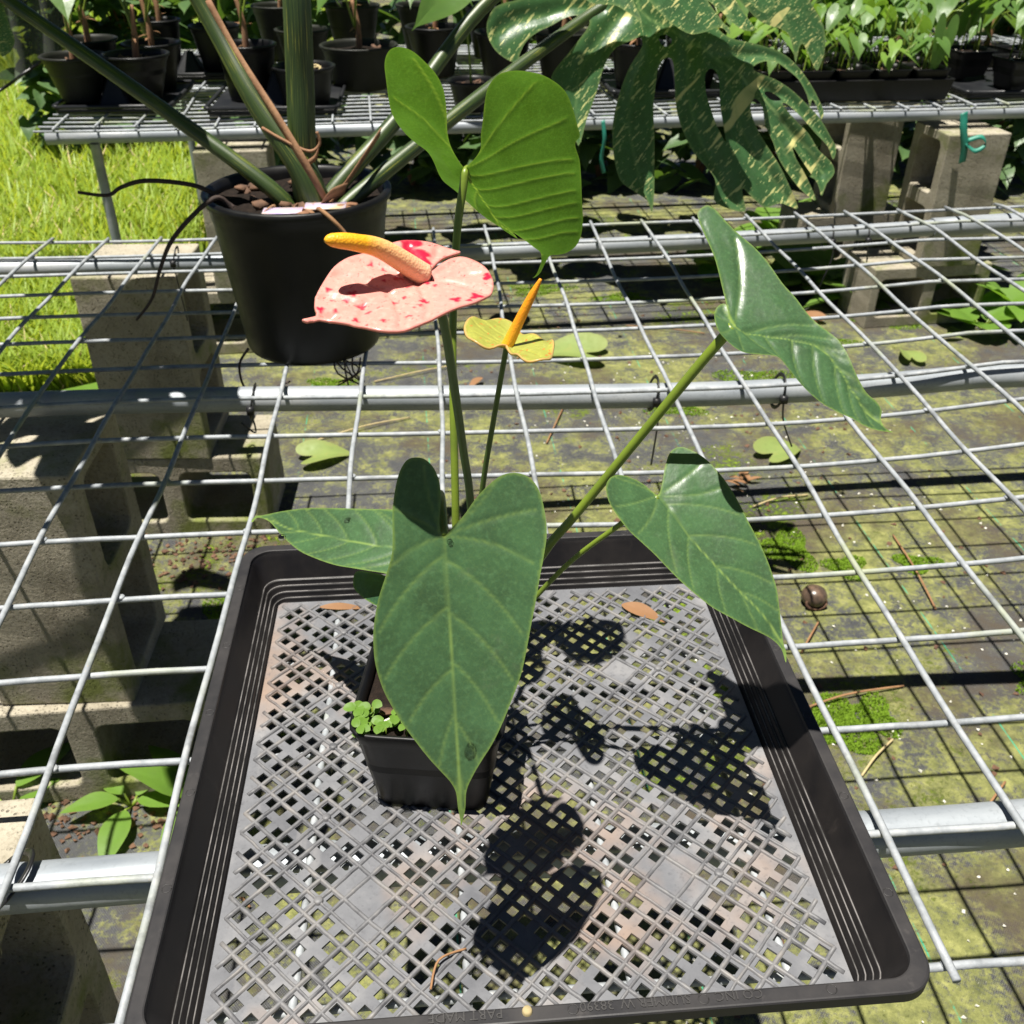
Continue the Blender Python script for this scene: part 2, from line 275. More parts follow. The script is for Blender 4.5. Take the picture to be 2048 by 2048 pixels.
LEAF = {
 'front': dict(J=[3.991, -14.61, 3.104], ex=[0.0183, -0.5336, -0.8455], ez=[0.0009, -0.8457, 0.5337], L=1.331, prm=[0.32, -0.08, 0.2],
  out=[(-0.054,-0.015),(-0.15,-0.004),(-0.236,-0.002),(-0.305,-0.021),(-0.35,-0.057),(-0.364,-0.099),(-0.354,-0.142),(-0.304,-0.178),(-0.229,-0.202),(-0.134,-0.22),(-0.03,-0.226),(0.065,-0.236),(0.158,-0.268),(0.259,-0.306),(0.372,-0.332),(0.457,-0.34),(0.555,-0.337),(0.665,-0.314),(0.748,-0.282),(0.844,-0.236),(0.932,-0.184),(1.016,-0.131),(1.09,-0.077),(1.147,-0.036),(1.201,-0.014),(1.276,-0.009),(1.34,-0.002),(1.372,0.001),(1.341,0.012),(1.278,0.026),(1.195,0.036),(1.123,0.069),(1.052,0.112),(0.971,0.166),(0.871,0.219),(0.761,0.268),(0.652,0.312),(0.545,0.341),(0.438,0.365),(0.313,0.395),(0.199,0.42),(0.104,0.443),(0.009,0.461),(-0.086,0.458),(-0.182,0.44),(-0.241,0.402),(-0.268,0.347),(-0.263,0.281),(-0.219,0.213),(-0.16,0.152),(-0.095,0.101),(-0.045,0.049),(0.0,0.001)],
  mid=[(0.0,0.001),(0.102,0.0),(0.297,0.0),(0.483,0.003),(0.681,0.001),(0.883,0.002),(1.14,0.004),(1.372,0.001)],
  holes=[], veins=[], marks=[]),
 'right': dict(J=[5.26, -13.51, 2.568], ex=[0.5055, -0.6958, -0.5103], ez=[0.1555, -0.5083, 0.847], L=1.193, prm=[0.22, -0.12, 0.2],
  out=[(-0.041,0.064),(-0.103,0.126),(-0.162,0.194),(-0.184,0.248),(-0.168,0.299),(-0.115,0.336),(-0.038,0.366),(0.061,0.379),(0.172,0.383),(0.297,0.376),(0.42,0.36),(0.541,0.346),(0.645,0.326),(0.743,0.299),(0.827,0.271),(0.913,0.229),(1.005,0.183),(1.098,0.137),(1.153,0.121),(1.197,0.087),(1.123,0.107),(1.054,0.091),(0.995,0.056),(0.917,-0.005),(0.826,-0.072),(0.723,-0.145),(0.624,-0.19),(0.516,-0.227),(0.401,-0.257),(0.297,-0.281),(0.202,-0.312),(0.106,-0.341),(-0.004,-0.345),(-0.095,-0.332),(-0.173,-0.29),(-0.209,-0.247),(-0.223,-0.195),(-0.208,-0.138),(-0.16,-0.08),(-0.096,-0.036),(-0.035,-0.017),(-0.0,0.002)],
  mid=[(-0.0,0.002),(0.174,0.002),(0.342,0.002),(0.496,0.026),(0.688,0.062),(0.858,0.104),(1.004,0.127),(1.12,0.121),(1.197,0.087)],
  holes=[], veins=[], marks=[]),
 'upper': dict(J=[5.597, -13.44, 3.585], ex=[0.746, -0.5421, -0.3867], ez=[0.2296, -0.3357, 0.9136], L=0.996, prm=[0.42, -0.12, 0.1],
  out=[(-0.062,0.054),(-0.135,0.122),(-0.222,0.192),(-0.329,0.276),(-0.442,0.353),(-0.522,0.406),(-0.566,0.446),(-0.557,0.502),(-0.509,0.522),(-0.421,0.511),(-0.316,0.495),(-0.202,0.484),(-0.089,0.453),(0.047,0.405),(0.166,0.382),(0.298,0.341),(0.398,0.326),(0.481,0.316),(0.568,0.279),(0.668,0.225),(0.77,0.191),(0.845,0.197),(0.895,0.182),(0.918,0.139),(0.963,0.119),(1.009,0.136),(0.933,0.066),(0.859,0.029),(0.795,0.017),(0.697,-0.021),(0.59,-0.057),(0.472,-0.061),(0.359,-0.035),(0.283,-0.027),(0.209,-0.137),(0.138,-0.225),(0.057,-0.231),(-0.022,-0.182),(-0.095,-0.058),(-0.136,0.031),(-0.133,0.086),(-0.101,0.093),(-0.044,0.028),(0.0,-0.0)],
  mid=[(0.0,-0.0),(0.065,0.007),(0.166,0.082),(0.278,0.156),(0.416,0.226),(0.559,0.206),(0.7,0.157),(0.85,0.121),(1.009,0.136)],
  holes=[], veins=[], marks=[]),
 'top': dict(J=[4.197, -12.4, 4.153], ex=[0.5381, 0.4645, -0.7033], ez=[-0.2412, -0.7147, -0.6565], L=0.969, prm=[-0.52, 0.05, 0.05],
  out=[(-0.077,0.005),(-0.201,0.043),(-0.319,0.095),(-0.431,0.158),(-0.541,0.212),(-0.634,0.245),(-0.722,0.264),(-0.804,0.271),(-0.879,0.27),(-0.93,0.254),(-0.962,0.226),(-0.967,0.188),(-0.942,0.145),(-0.892,0.099),(-0.82,0.051),(-0.708,-0.019),(-0.579,-0.094),(-0.427,-0.167),(-0.323,-0.198),(-0.248,-0.187),(-0.167,-0.164),(-0.047,-0.2),(0.086,-0.258),(0.195,-0.295),(0.271,-0.274),(0.346,-0.252),(0.426,-0.215),(0.48,-0.16),(0.546,-0.098),(0.646,-0.073),(0.72,-0.044),(0.631,-0.028),(0.733,-0.003),(0.822,0.018),(0.884,0.038),(0.956,0.009),(1.021,-0.04),(1.097,-0.106),(1.164,-0.174),(1.076,-0.064),(0.992,0.017),(0.932,0.087),(0.945,0.136),(0.956,0.195),(0.935,0.268),(0.865,0.335),(0.758,0.392),(0.744,0.396),(0.609,0.446),(0.458,0.509),(0.345,0.552),(0.233,0.574),(0.205,0.614),(0.138,0.628),(0.018,0.651),(-0.106,0.668),(-0.219,0.66),(-0.317,0.638),(-0.394,0.597),(-0.44,0.551),(-0.462,0.492),(-0.446,0.432),(-0.407,0.379),(-0.337,0.324),(-0.268,0.279),(-0.189,0.223),(-0.112,0.179),(-0.063,0.117),(-0.024,0.046),(0.001,-0.001)],
  mid=[(0.001,-0.001),(0.133,-0.028),(0.271,-0.05),(0.415,-0.073),(0.53,-0.074),(0.662,-0.038),(0.8,-0.005),(0.913,0.04)],
  holes=[], veins=[], marks=[]),
 'left': dict(J=[3.809, -12.95, 1.815], ex=[-0.8848, 0.4641, -0.0426], ez=[-0.2408, -0.3768, 0.8944], L=1.293, prm=[0.22, -0.15, 0.2],
  out=[(0.062,-0.036),(0.046,-0.119),(-0.027,-0.181),(-0.052,-0.248),(0.012,-0.289),(0.142,-0.285),(0.302,-0.264),(0.419,-0.252),(0.59,-0.234),(0.806,-0.214),(1.034,-0.193),(1.249,-0.161),(1.429,-0.124),(1.494,-0.116),(1.524,-0.08),(1.504,-0.062),(1.474,-0.102),(1.335,-0.076),(1.137,0.037),(0.904,0.148),(0.719,0.198),(0.54,0.224),(0.385,0.221),(0.269,0.216),(0.142,0.208),(0.002,0.229),(-0.134,0.248),(-0.196,0.18),(-0.137,0.088),(-0.051,0.039),(-0.002,-0.0)],
  mid=[(-0.002,-0.0),(0.202,0.002),(0.376,0.011),(0.665,0.005),(1.069,-0.023),(1.342,-0.089),(1.508,-0.069)],
  holes=[], veins=[], marks=[]),
 'small': dict(J=[3.67, -13.0, 1.592], ex=[-0.7018, 0.6312, -0.3303], ez=[-0.6213, -0.3153, 0.7174], L=0.475, prm=[0.1, 0, 0],
  out=[(0.151,-0.046),(0.334,-0.057),(0.458,-0.052),(0.475,0.0),(0.424,0.076),(0.301,0.128),(0.142,0.17),(-0.018,0.185),(-0.175,0.166),(-0.238,0.097),(-0.212,0.008),(-0.102,-0.055),(-0.0,0.0)],
  mid=[(-0.0,0.0),(0.475,0.0)],
  holes=[], veins=[], marks=[]),
 'flower': dict(J=[3.957, -14.28, 4.208], ex=[-0.742, -0.6702, -0.0175], ez=[0.1573, -0.1994, 0.9672], L=0.627, prm=[0.16, -0.05, 0.05],
  out=[(-0.077,-0.036),(-0.135,-0.061),(-0.193,-0.073),(-0.271,-0.063),(-0.262,-0.088),(-0.238,-0.123),(-0.207,-0.161),(-0.168,-0.19),(-0.117,-0.214),(-0.062,-0.233),(0.004,-0.238),(0.076,-0.233),(0.142,-0.236),(0.214,-0.238),(0.302,-0.218),(0.393,-0.172),(0.466,-0.122),(0.515,-0.068),(0.535,-0.026),(0.571,-0.028),(0.601,-0.033),(0.582,-0.014),(0.549,-0.009),(0.525,0.008),(0.506,0.041),(0.481,0.086),(0.456,0.147),(0.427,0.204),(0.385,0.245),(0.327,0.268),(0.254,0.276),(0.175,0.28),(0.093,0.282),(0.017,0.293),(-0.061,0.286),(-0.13,0.268),(-0.195,0.214),(-0.24,0.137),(-0.265,0.066),(-0.269,0.005),(-0.251,-0.036),(-0.2,-0.051),(-0.135,-0.04),(-0.067,-0.016),(0.0,0.0)],
  mid=[(0.0,0.0),(0.139,0.012),(0.263,0.011),(0.386,0.016),(0.494,0.007),(0.543,-0.017),(0.602,-0.032)],
  holes=[], veins=[], marks=[(-0.092,-0.205,0.0472),(-0.069,-0.154,0.0472),(-0.063,-0.095,0.0371),(-0.103,-0.116,0.0236),(0.335,-0.057,0.0162),(0.376,-0.043,0.0121),(0.107,-0.045,0.0175),(0.148,-0.171,0.0115),(0.123,-0.12,0.0101),(0.345,0.013,0.0175),(0.427,-0.073,0.0081),(0.403,-0.129,0.0108),(0.458,-0.01,0.0094),(0.438,0.089,0.0121),(0.231,0.08,0.0094),(0.186,0.083,0.0094),(0.132,0.144,0.0162),(0.019,0.035,0.0189),(0.015,0.082,0.0094),(-0.046,0.102,0.0081),(0.033,0.225,0.0202),(-0.051,0.256,0.0243),(-0.21,0.171,0.0256),(0.17,-0.055,0.0081),(0.175,0.167,0.0094),(0.206,0.166,0.0067),(0.001,0.268,0.0135),(0.363,0.165,0.0108),(0.268,0.202,0.0081),(0.505,-0.047,0.0148),(0.104,0.02,0.0081),(0.365,0.076,0.0094)]),
 'bud': dict(J=[4.378, -13.3, 3.448], ex=[0.2064, 0.9643, -0.1659], ez=[0.1641, 0.1331, 0.9774], L=0.415, prm=[0.35, 0.1, 0.0],
  out=[(-0.046,0.002),(-0.164,0.073),(-0.181,0.132),(-0.138,0.193),(-0.028,0.24),(0.1,0.246),(0.218,0.212),(0.311,0.152),(0.349,0.092),(0.346,0.033),(0.314,-0.018),(0.224,-0.065),(0.15,-0.126),(0.095,-0.182),(-0.002,-0.232),(-0.156,-0.265),(-0.284,-0.265),(-0.355,-0.225),(-0.365,-0.165),(-0.293,-0.102),(-0.166,-0.047),(-0.053,-0.007)],
  mid=[(-0.0,-0.0),(0.318,-0.008)],
  holes=[], veins=[], marks=[]),
 'monstera': dict(J=[7.034, -3.0, 4.207], ex=[0.7388, -0.2677, -0.6185], ez=[0.1077, -0.859, 0.5004], L=3.736, prm=[-0.15, -0.1, 0.1],
  out=[(-0.0,0.0),(-0.36,-0.137),(-0.657,-0.625),(-1.003,-1.049),(-1.151,-1.287),(-1.287,-1.497),(-1.328,-1.652),(-1.27,-1.829),(-1.144,-1.945),(-0.952,-2.002),(-0.732,-1.968),(-0.503,-1.86),(-0.596,-1.877),(-0.671,-1.812),(-0.716,-1.618),(-0.678,-1.416),(-0.585,-1.196),(-0.523,-1.021),(-0.427,-0.883),(-0.274,-0.811),(-0.204,-0.848),(-0.185,-1.033),(-0.179,-1.367),(-0.153,-1.716),(0.062,-1.762),(0.384,-1.919),(0.751,-2.142),(0.603,-1.792),(0.466,-1.434),(0.31,-1.097),(0.277,-0.854),(0.331,-0.709),(0.384,-0.603),(0.44,-0.5),(0.521,-0.528),(0.559,-0.631),(0.593,-0.875),(0.682,-1.137),(0.809,-1.399),(0.981,-1.658),(1.24,-1.91),(1.516,-2.082),(1.772,-2.062),(2.012,-2.021),(2.175,-2.094),(2.065,-1.937),(1.822,-1.662),(1.47,-1.283),(1.213,-1.031),(1.043,-0.806),(0.925,-0.638),(0.89,-0.497),(0.922,-0.415),(1.013,-0.4),(1.198,-0.558),(1.464,-0.799),(1.751,-0.954),(2.096,-1.058),(2.434,-1.065),(2.611,-1.115),(2.758,-1.303),(2.945,-1.275),(3.24,-1.092),(3.106,-0.981),(2.988,-0.891),(3.103,-0.875),(3.312,-0.861),(3.452,-0.822),(3.574,-0.634),(3.72,-0.552),(3.841,-0.467),(3.504,-0.35),(3.177,-0.256),(2.853,-0.2),(2.575,-0.138),(2.363,-0.051),(2.262,0.036),(2.272,0.141),(2.43,0.131),(2.628,-0.012),(2.884,-0.096),(3.12,-0.2),(3.345,-0.242),(3.597,-0.261),(3.812,-0.24),(3.981,-0.172),(3.617,-0.052),(3.327,0.005),(3.173,0.08),(3.252,0.083),(3.521,0.045),(3.838,0.014),(4.014,-0.063),(3.959,0.136),(3.954,0.371),(3.79,0.442),(3.517,0.398),(3.248,0.436),(2.913,0.402),(2.648,0.399),(2.685,0.458),(2.997,0.511),(3.344,0.538),(3.601,0.568),(3.803,0.497),(3.733,0.669),(3.513,0.719),(3.243,0.756),(2.906,0.719),(2.594,0.665),(2.323,0.573),(2.145,0.481),(1.991,0.415),(1.947,0.467),(2.021,0.628),(2.162,0.763),(2.368,0.826),(2.595,0.871),(2.845,0.816),(2.994,0.733),(2.951,0.85),(3.084,0.831),(3.258,0.765),(3.207,0.882),(2.973,0.957),(2.71,0.998),(2.396,1.001),(2.108,0.929),(1.718,0.69),(1.403,0.479),(1.104,0.455),(0.751,0.553),(0.374,0.545),(0.081,0.349)],
  mid=[(-0.0,0.0),(0.243,-0.196),(0.818,-0.034),(1.433,0.158),(1.935,0.237),(2.414,0.27),(3.024,0.279),(3.464,0.302),(3.818,0.231)],
  holes=[[(1.498,-0.204),(1.61,-0.311),(1.742,-0.399),(2.042,-0.541),(2.332,-0.625),(2.236,-0.536),(1.952,-0.342),(1.692,-0.087),(1.572,-0.021),(1.5,-0.045),(1.469,-0.116)],[(2.322,0.35),(2.368,0.42),(2.503,0.465),(2.582,0.449),(2.529,0.385),(2.42,0.336)],[(0.645,-0.29),(0.667,-0.209),(0.741,-0.164),(0.81,-0.186),(0.825,-0.279),(0.753,-0.347)]], veins=[[(0.508,-0.368),(0.805,-1.024),(1.218,-1.512),(2.107,-2.078)],[(1.007,-0.03),(1.418,-0.458),(1.979,-0.813),(2.86,-1.065),(3.2,-1.075)],[(1.442,0.148),(1.894,0.004),(2.363,-0.272),(2.978,-0.411),(3.79,-0.486)],[(2.111,0.227),(2.717,0.079),(3.258,-0.065),(3.937,-0.176)],[(2.858,0.263),(3.492,0.172),(3.964,-0.015)],[(2.066,0.376),(2.804,0.526),(3.65,0.621)],[(0.038,-0.423),(0.057,-1.019),(0.147,-1.448),(0.685,-2.131)],[(-0.23,-0.533),(-0.62,-0.993),(-0.99,-1.469),(-1.098,-1.835)],[(1.433,0.158),(1.893,0.63),(2.414,0.876),(3.205,0.798)]], marks=[]),
 'monstera_b': dict(J=[6.666, -3.6, 5.186], ex=[0.7035, -0.3684, -0.6077], ez=[0.1638, -0.7481, 0.6431], L=2.171, prm=[-0.1, -0.08, 0.1],
  out=[(-0.134,-0.084),(-0.228,-0.515),(-0.071,-0.986),(0.25,-1.189),(0.486,-1.297),(0.621,-1.218),(0.764,-1.071),(0.925,-1.016),(1.145,-0.984),(1.314,-1.087),(1.125,-0.932),(0.891,-0.828),(0.841,-0.659),(1.028,-0.668),(1.317,-0.666),(1.664,-0.562),(1.804,-0.391),(1.872,-0.221),(1.951,-0.119),(2.073,-0.103),(2.013,-0.038),(1.908,-0.052),(1.734,-0.032),(1.561,-0.01),(1.787,0.038),(2.031,0.072),(2.18,0.151),(2.26,0.314),(2.084,0.331),(1.872,0.344),(1.644,0.382),(1.924,0.518),(2.172,0.607),(2.207,0.856),(1.83,1.11),(1.383,1.168),(0.771,0.981),(0.197,0.568)],
  mid=[(0.0,-0.0),(2.154,0.158)],
  holes=[], veins=[], marks=[]),
 'monstera_c': dict(J=[8.475, -2.2, 4.718], ex=[0.6318, -0.2704, -0.7265], ez=[0.1907, -0.8542, 0.4838], L=2.219, prm=[-0.1, -0.1, 0.1],
  out=[(-0.088,-0.125),(0.124,-0.497),(0.485,-0.404),(0.775,-0.36),(1.15,-0.252),(1.496,0.022),(1.734,-0.007),(1.953,-0.11),(1.82,0.073),(1.82,0.171),(2.031,0.148),(2.255,0.144),(2.207,0.319),(2.112,0.475),(1.836,0.65),(1.472,0.635),(1.106,0.614),(0.588,0.608),(0.095,0.34)],
  mid=[(-0.0,0.0),(2.243,0.175)],
  holes=[], veins=[], marks=[]),
}

# ------------------------------------------------------------------ helpers
def V3(a): return np.asarray(a, float)
def link(o, parent=None):
    COL.objects.link(o)
    if parent is not None: o.parent = parent
    return o
def tag(o, label=None, cat=None, group=None, kind=None):
    if label: o['label'] = label
    if cat: o['category'] = cat
    if group: o['group'] = group
    if kind: o['kind'] = kind
    return o
def thing(name, loc, label, cat, group=None):
    o = bpy.data.objects.new(name, None); o.empty_display_size = .02
    o.location = tuple(c*S for c in loc); link(o); o['u0'] = list(map(float, loc))
    return tag(o, label, cat, group)
def mk(name, verts, faces, mat, parent=None, origin=None, smooth=True, uv=None, attrs=None):
    """verts in scene units, world axes; stored relative to the parent's base (or to origin)"""
    verts = V3(verts)
    o0 = V3(parent['u0']) if parent is not None and 'u0' in parent else V3(origin if origin is not None else (0, 0, 0))
    if parent is None and origin is None:
        o0 = np.array([verts[:, 0].mean(), verts[:, 1].mean(), verts[:, 2].min()])
    me = bpy.data.meshes.new(name)
    me.from_pydata(((verts-o0)*S).tolist(), [], [tuple(f) for f in faces])
    if mat: me.materials.append(M[mat] if isinstance(mat, str) else mat)
    if smooth: me.polygons.foreach_set('use_smooth', [True]*len(me.polygons))
    if uv is not None:
        l = me.uv_layers.new(name='uv'); idx = np.zeros(len(me.loops), int); me.loops.foreach_get('vertex_index', idx)
        l.data.foreach_set('uv', V3(uv)[idx].ravel())
    for k, a in (attrs or {}).items():
        at = me.attributes.new(k, 'FLOAT', 'POINT'); at.data.foreach_set('value', np.asarray(a, np.float32))
    me.update()
    ob = bpy.data.objects.new(name, me); link(ob, parent)
    if parent is None: ob.location = tuple(o0*S)
    ob['u0'] = [float(x) for x in o0]
    return ob
def obj_copy(src, loc, rotz=0, scale=1, parent=None):
    c = src.copy(); COL.objects.link(c); c.parent = parent
    c.location = tuple(x*S for x in loc); c.rotation_euler = (0, 0, rotz); c.scale = (scale,)*3
    return c
def catmull(P, n=6, closed=False):
    P = V3(P); N = len(P); out = []
    rngk = range(N if closed else N-1)
    for i in rngk:
        if closed: p0, p1, p2, p3 = P[i-1], P[i], P[(i+1) % N], P[(i+2) % N]
        else: p0, p1, p2, p3 = P[max(i-1, 0)], P[i], P[i+1], P[min(i+2, N-1)]
        for t in np.linspace(0, 1, n, endpoint=False):
            out.append(.5*((2*p1)+(-p0+p2)*t+(2*p0-5*p1+4*p2-p3)*t*t+(-p0+3*p1-3*p2+p3)*t**3))
    if not closed: out.append(P[-1])
    return np.array(out)
def tube_geo(P, r, ns=8, cap=True, squash=None):
    P = V3(P); N = len(P); r = np.broadcast_to(np.asarray(r, float), (N,))
    T = np.gradient(P, axis=0); T /= np.linalg.norm(T, axis=1)[:, None]+1e-12
    up = np.array([0, 0, 1.]) if abs(T[0][2]) < .9 else np.array([1., 0, 0])
    vs, uvs, al = [], [], []
    d = 0
    n_ = np.cross(T[0], up); n_ /= np.linalg.norm(n_)
    for i in range(N):
        if i: d += np.linalg.norm(P[i]-P[i-1])
        n_ = n_-T[i]*(n_@T[i]); n_ /= np.linalg.norm(n_); b = np.cross(T[i], n_)
        for k in range(ns):
            a = 2*math.pi*k/ns; q = 1 if squash is None else squash
            vs.append(P[i]+r[i]*(math.cos(a)*n_+q*math.sin(a)*b)); uvs.append((abs(2*k/ns-1), d)); al.append(i/(N-1))
    f = [(i*ns+k, i*ns+(k+1) % ns, (i+1)*ns+(k+1) % ns, (i+1)*ns+k) for i in range(N-1) for k in range(ns)]
    if cap: f += [tuple(range(ns-1, -1, -1)), tuple((N-1)*ns+k for k in range(ns))]
    return vs, f, uvs, al
def tube(name, P, r, mat, parent=None, ns=8, sm=5, squash=None, cap=True):
    P = catmull(P, sm) if sm else V3(P)
    r = np.asarray(r, float)
    if r.ndim: r = np.interp(np.linspace(0, 1, len(P)), np.linspace(0, 1, len(r)), r)
    vs, f, uv, al = tube_geo(P, r, ns, cap, squash)
    return mk(name, vs, f, mat, parent, uv=uv, attrs={'along': al})
def lathe_geo(prof, c, ns=40, sq=None):
    """revolve (r, z) about c; sq=corner radius gives a rounded square instead of a circle"""
    vs = []
    for r, z in prof:
        for k in range(ns):
            a = 2*math.pi*(k+.5)/ns
            ca, sa = math.cos(a), math.sin(a)
            if sq: q = 1/((abs(ca)**sq+abs(sa)**sq)**(1/sq)); ca *= q; sa *= q
            vs.append((c[0]+r*ca, c[1]+r*sa, c[2]+z))
    f = [(i*ns+k, i*ns+(k+1) % ns, (i+1)*ns+(k+1) % ns, (i+1)*ns+k) for i in range(len(prof)-1) for k in range(ns)]
    return vs, f
def rotz_pts(vs, c, a):
    vs = V3(vs); x, y = vs[:, 0]-c[0], vs[:, 1]-c[1]
    o = vs.copy(); o[:, 0] = c[0]+x*math.cos(a)-y*math.sin(a); o[:, 1] = c[1]+x*math.sin(a)+y*math.cos(a); return o
def box_geo(x0, x1, y0, y1, z0, z1):
    v = [(x, y, z) for z in (z0, z1) for y in (y0, y1) for x in (x0, x1)]
    return v, [(0, 2, 3, 1), (4, 5, 7, 6), (0, 1, 5, 4), (2, 6, 7, 3), (0, 4, 6, 2), (1, 3, 7, 5)]
def join_geo(parts):
    vs, fs = [], []
    for v, f in parts:
        b = len(vs); vs += list(map(tuple, v)); fs += [tuple(i+b for i in q) for q in f]
    return vs, fs
def inside(poly, pts):
    x, y = pts[:, 0], pts[:, 1]; r = np.zeros(len(pts), bool); n = len(poly)
    for i in range(n):
        x1, y1 = poly[i]; x2, y2 = poly[(i+1) % n]
        c = ((y1 > y) != (y2 > y)) & (x < (x2-x1)*(y-y1)/(y2-y1+1e-15)+x1); r ^= c
    return r
def seg_dist(pts, poly, closed):
    d = np.full(len(pts), 1e9); n = len(poly); poly = V3(poly)
    for i in range(n if closed else n-1):
        a, b = poly[i], poly[(i+1) % n]; ab = b-a; L2 = ab@ab+1e-15
        t = np.clip(((pts-a)@ab)/L2, 0, 1); d = np.minimum(d, np.linalg.norm(pts-a-t[:, None]*ab, axis=1))
    return d
def tri_fill(outline, holes, sp):
    outline = V3(outline); lo, hi = outline.min(0), outline.max(0)
    g = []
    ys = np.arange(lo[1]+sp/2, hi[1], sp*.866)
    for j, y in enumerate(ys):
        xs = np.arange(lo[0]+(sp/2 if j % 2 else 0), hi[0], sp); g.append(np.stack([xs, np.full_like(xs, y)], 1))
    g = np.concatenate(g); k = inside(outline, g) & (seg_dist(g, outline, True) > sp*.55)
    for h in holes: k &= ~inside(h, g) & (seg_dist(g, h, True) > sp*.5)
    g = g[k]
    allp = [outline]; faces = [list(range(len(outline)))]; b = len(outline)
    for h in holes:
        h = V3(h); allp.append(h); faces.append(list(range(b, b+len(h)))); b += len(h)
    allp.append(g); allp = np.concatenate(allp)
    v, e, f, *_ = delaunay_2d_cdt([Vector(p) for p in allp.tolist()], [], faces, 2 if holes else 1, 1e-6)
    v = np.array([tuple(p) for p in v])
    f = [tuple(q) for q in f]
    if holes:
        cen = np.array([v[list(q)].mean(0) for q in f]); k = np.ones(len(f), bool)
        for h in holes: k &= ~inside(V3(h), cen)
        f = [q for q, kk in zip(f, k) if kk]
    return v, f
def fsurf(u, v, L, a, b, c, wv=.12):
    u = u/L; v = v/L
    return L*(a*(np.sqrt(v*v+wv*wv)-wv)+b*np.maximum(u, 0)**2+c*np.minimum(u, 0)**2)
def auto_veins(out, mid, L, nlat=6, basal=True):
    """side veins: leave the midrib, arch toward the tip and end near the margin"""
    out = V3(out); mid = V3(mid); vs = []
    ml = catmull(mid, 8); s = np.r_[0, np.cumsum(np.linalg.norm(np.diff(ml, axis=0), axis=1))]; s /= s[-1]
    P = lambda t: np.array([np.interp(t, s, ml[:, 0]), np.interp(t, s, ml[:, 1])])
    tip = ml[-1]; ti = np.argmin(np.linalg.norm(out-tip, axis=1)); ji = np.argmin(np.linalg.norm(out-ml[0], axis=1))
    n = len(out)
    for sgn in (1, -1):
        k = []; i = ji
        while i != ti:
            k.append(i); i = (i+sgn) % n
        A = out[k]; a = np.r_[0, np.cumsum(np.linalg.norm(np.diff(A, axis=0), axis=1))]; a /= a[-1]
        Q = lambda t: np.array([np.interp(t, a, A[:, 0]), np.interp(t, a, A[:, 1])])
        u0, w0 = ml[0], ml[-1]
        for g, bow in (((.17, -.10), (.30, .06), (.42, .14)) if basal else ()):
            p0 = P(0); p2 = p0+(Q(g)-p0)*.92; d = p2-p0; nrm = np.array([-d[1], d[0]])*sgn; t = np.linspace(0, 1, 14)[:, None]; p1 = p0+d*.5-nrm*bow
            vs.append((1-t)**2*p0+2*t*(1-t)*p1+t*t*p2)
        for f in np.linspace(.07, .80, nlat):
            f = f+rnd.uniform(-.02, .02); p0 = P(f); tu = p0[0]+L*(.30-.20*f)*(1+rnd.uniform(-.12, .12))
            kk = np.where(A[:, 0] <= tu)[0]; e = A[min(kk[-1]+1, len(A)-1)] if len(kk) else A[-1]; e0 = A[kk[-1]] if len(kk) else A[-1]
            q = (tu-e0[0])/(e[0]-e0[0]+1e-9); p2 = e0+(e-e0)*np.clip(q, 0, 1); p2 = p0+(p2-p0)*.93; d = p2-p0
            p1 = p0+np.array([d[0]*.38, d[1]*.62]); t = np.linspace(0, 1, 14)[:, None]
            vs.append((1-t)**2*p0+2*t*(1-t)*p1+t*t*p2)
    return ml, vs
def leaf_obj(name, d, mat, parent, sp=.022, nlat=6, basal=True, relief=.0032, veins=True, wob=.012, smooth_n=4, vw=.0045, vsig=.012):
    L = d['L']; out = V3(d['out'])
    o2 = catmull(out, smooth_n, True)
    hs = [catmull(h, 3, True) for h in d.get('holes', [])]
    v, f = tri_fill(o2, hs, sp*L)
    ml, vs = auto_veins(out, d['mid'], L, nlat, basal) if veins else (catmull(d['mid'], 8), [])
    if d.get('veins'): vs = [catmull(q, 6) for q in d['veins']]
    dm = seg_dist(v, ml, False); dv = np.full(len(v), 9.)
    for q in vs: dv = np.minimum(dv, seg_dist(v, q, False))
    de = seg_dist(v, o2, True)
    vein = np.maximum(np.exp(-(dm/(vw*.8*L))**2), .42*np.exp(-(dv/(vw*L))**2))
    z = fsurf(v[:, 0], v[:, 1], L, *d['prm'])
    ph = rnd.uniform(0, 6)
    z += wob*L*np.sin(v[:, 0]/L*7+ph)*np.cos(v[:, 1]/L*9+ph*2)*np.clip(1-de/(.12*L), 0, 1)**1
    z -= relief*L*(.8*np.exp(-(dm/(vsig*1.2*L))**2)+np.exp(-(dv/(vsig*L))**2))*np.clip(de/(.04*L), 0, 1)
    ex, ez = V3(d['ex']), V3(d['ez']); ey = np.cross(ez, ex)
    X = V3(d['J'])+v[:, :1]*ex+v[:, 1:2]*ey+z[:, None]*ez
    mark = np.zeros(len(v))
    for (mu, mv, mr) in d.get('marks', ()):
        dd = np.hypot(v[:, 0]-mu, v[:, 1]-mv)/mr+.35*np.sin(9*np.arctan2(v[:, 1]-mv, v[:, 0]-mu)/3+mu*40); mark = np.maximum(mark, np.clip((1.15-dd)/.25, 0, 1))
    return mk(name, X, f, mat, parent, uv=v/L, attrs={'mark': mark, 'vein': vein, 'edge': np.exp(-(de/(.005*L))**2)})
HEART = [(0, 0), (-.10, .05), (-.22, .10), (-.31, .19), (-.32, .29), (-.25, .38), (-.12, .42), (.05, .43), (.22, .40), (.40, .33), (.58, .24), (.75, .14), (.88, .06), (.96, .02), (1.06, 0)]
HEART = HEART+[(u, -v) for u, v in HEART[-2:0:-1]]
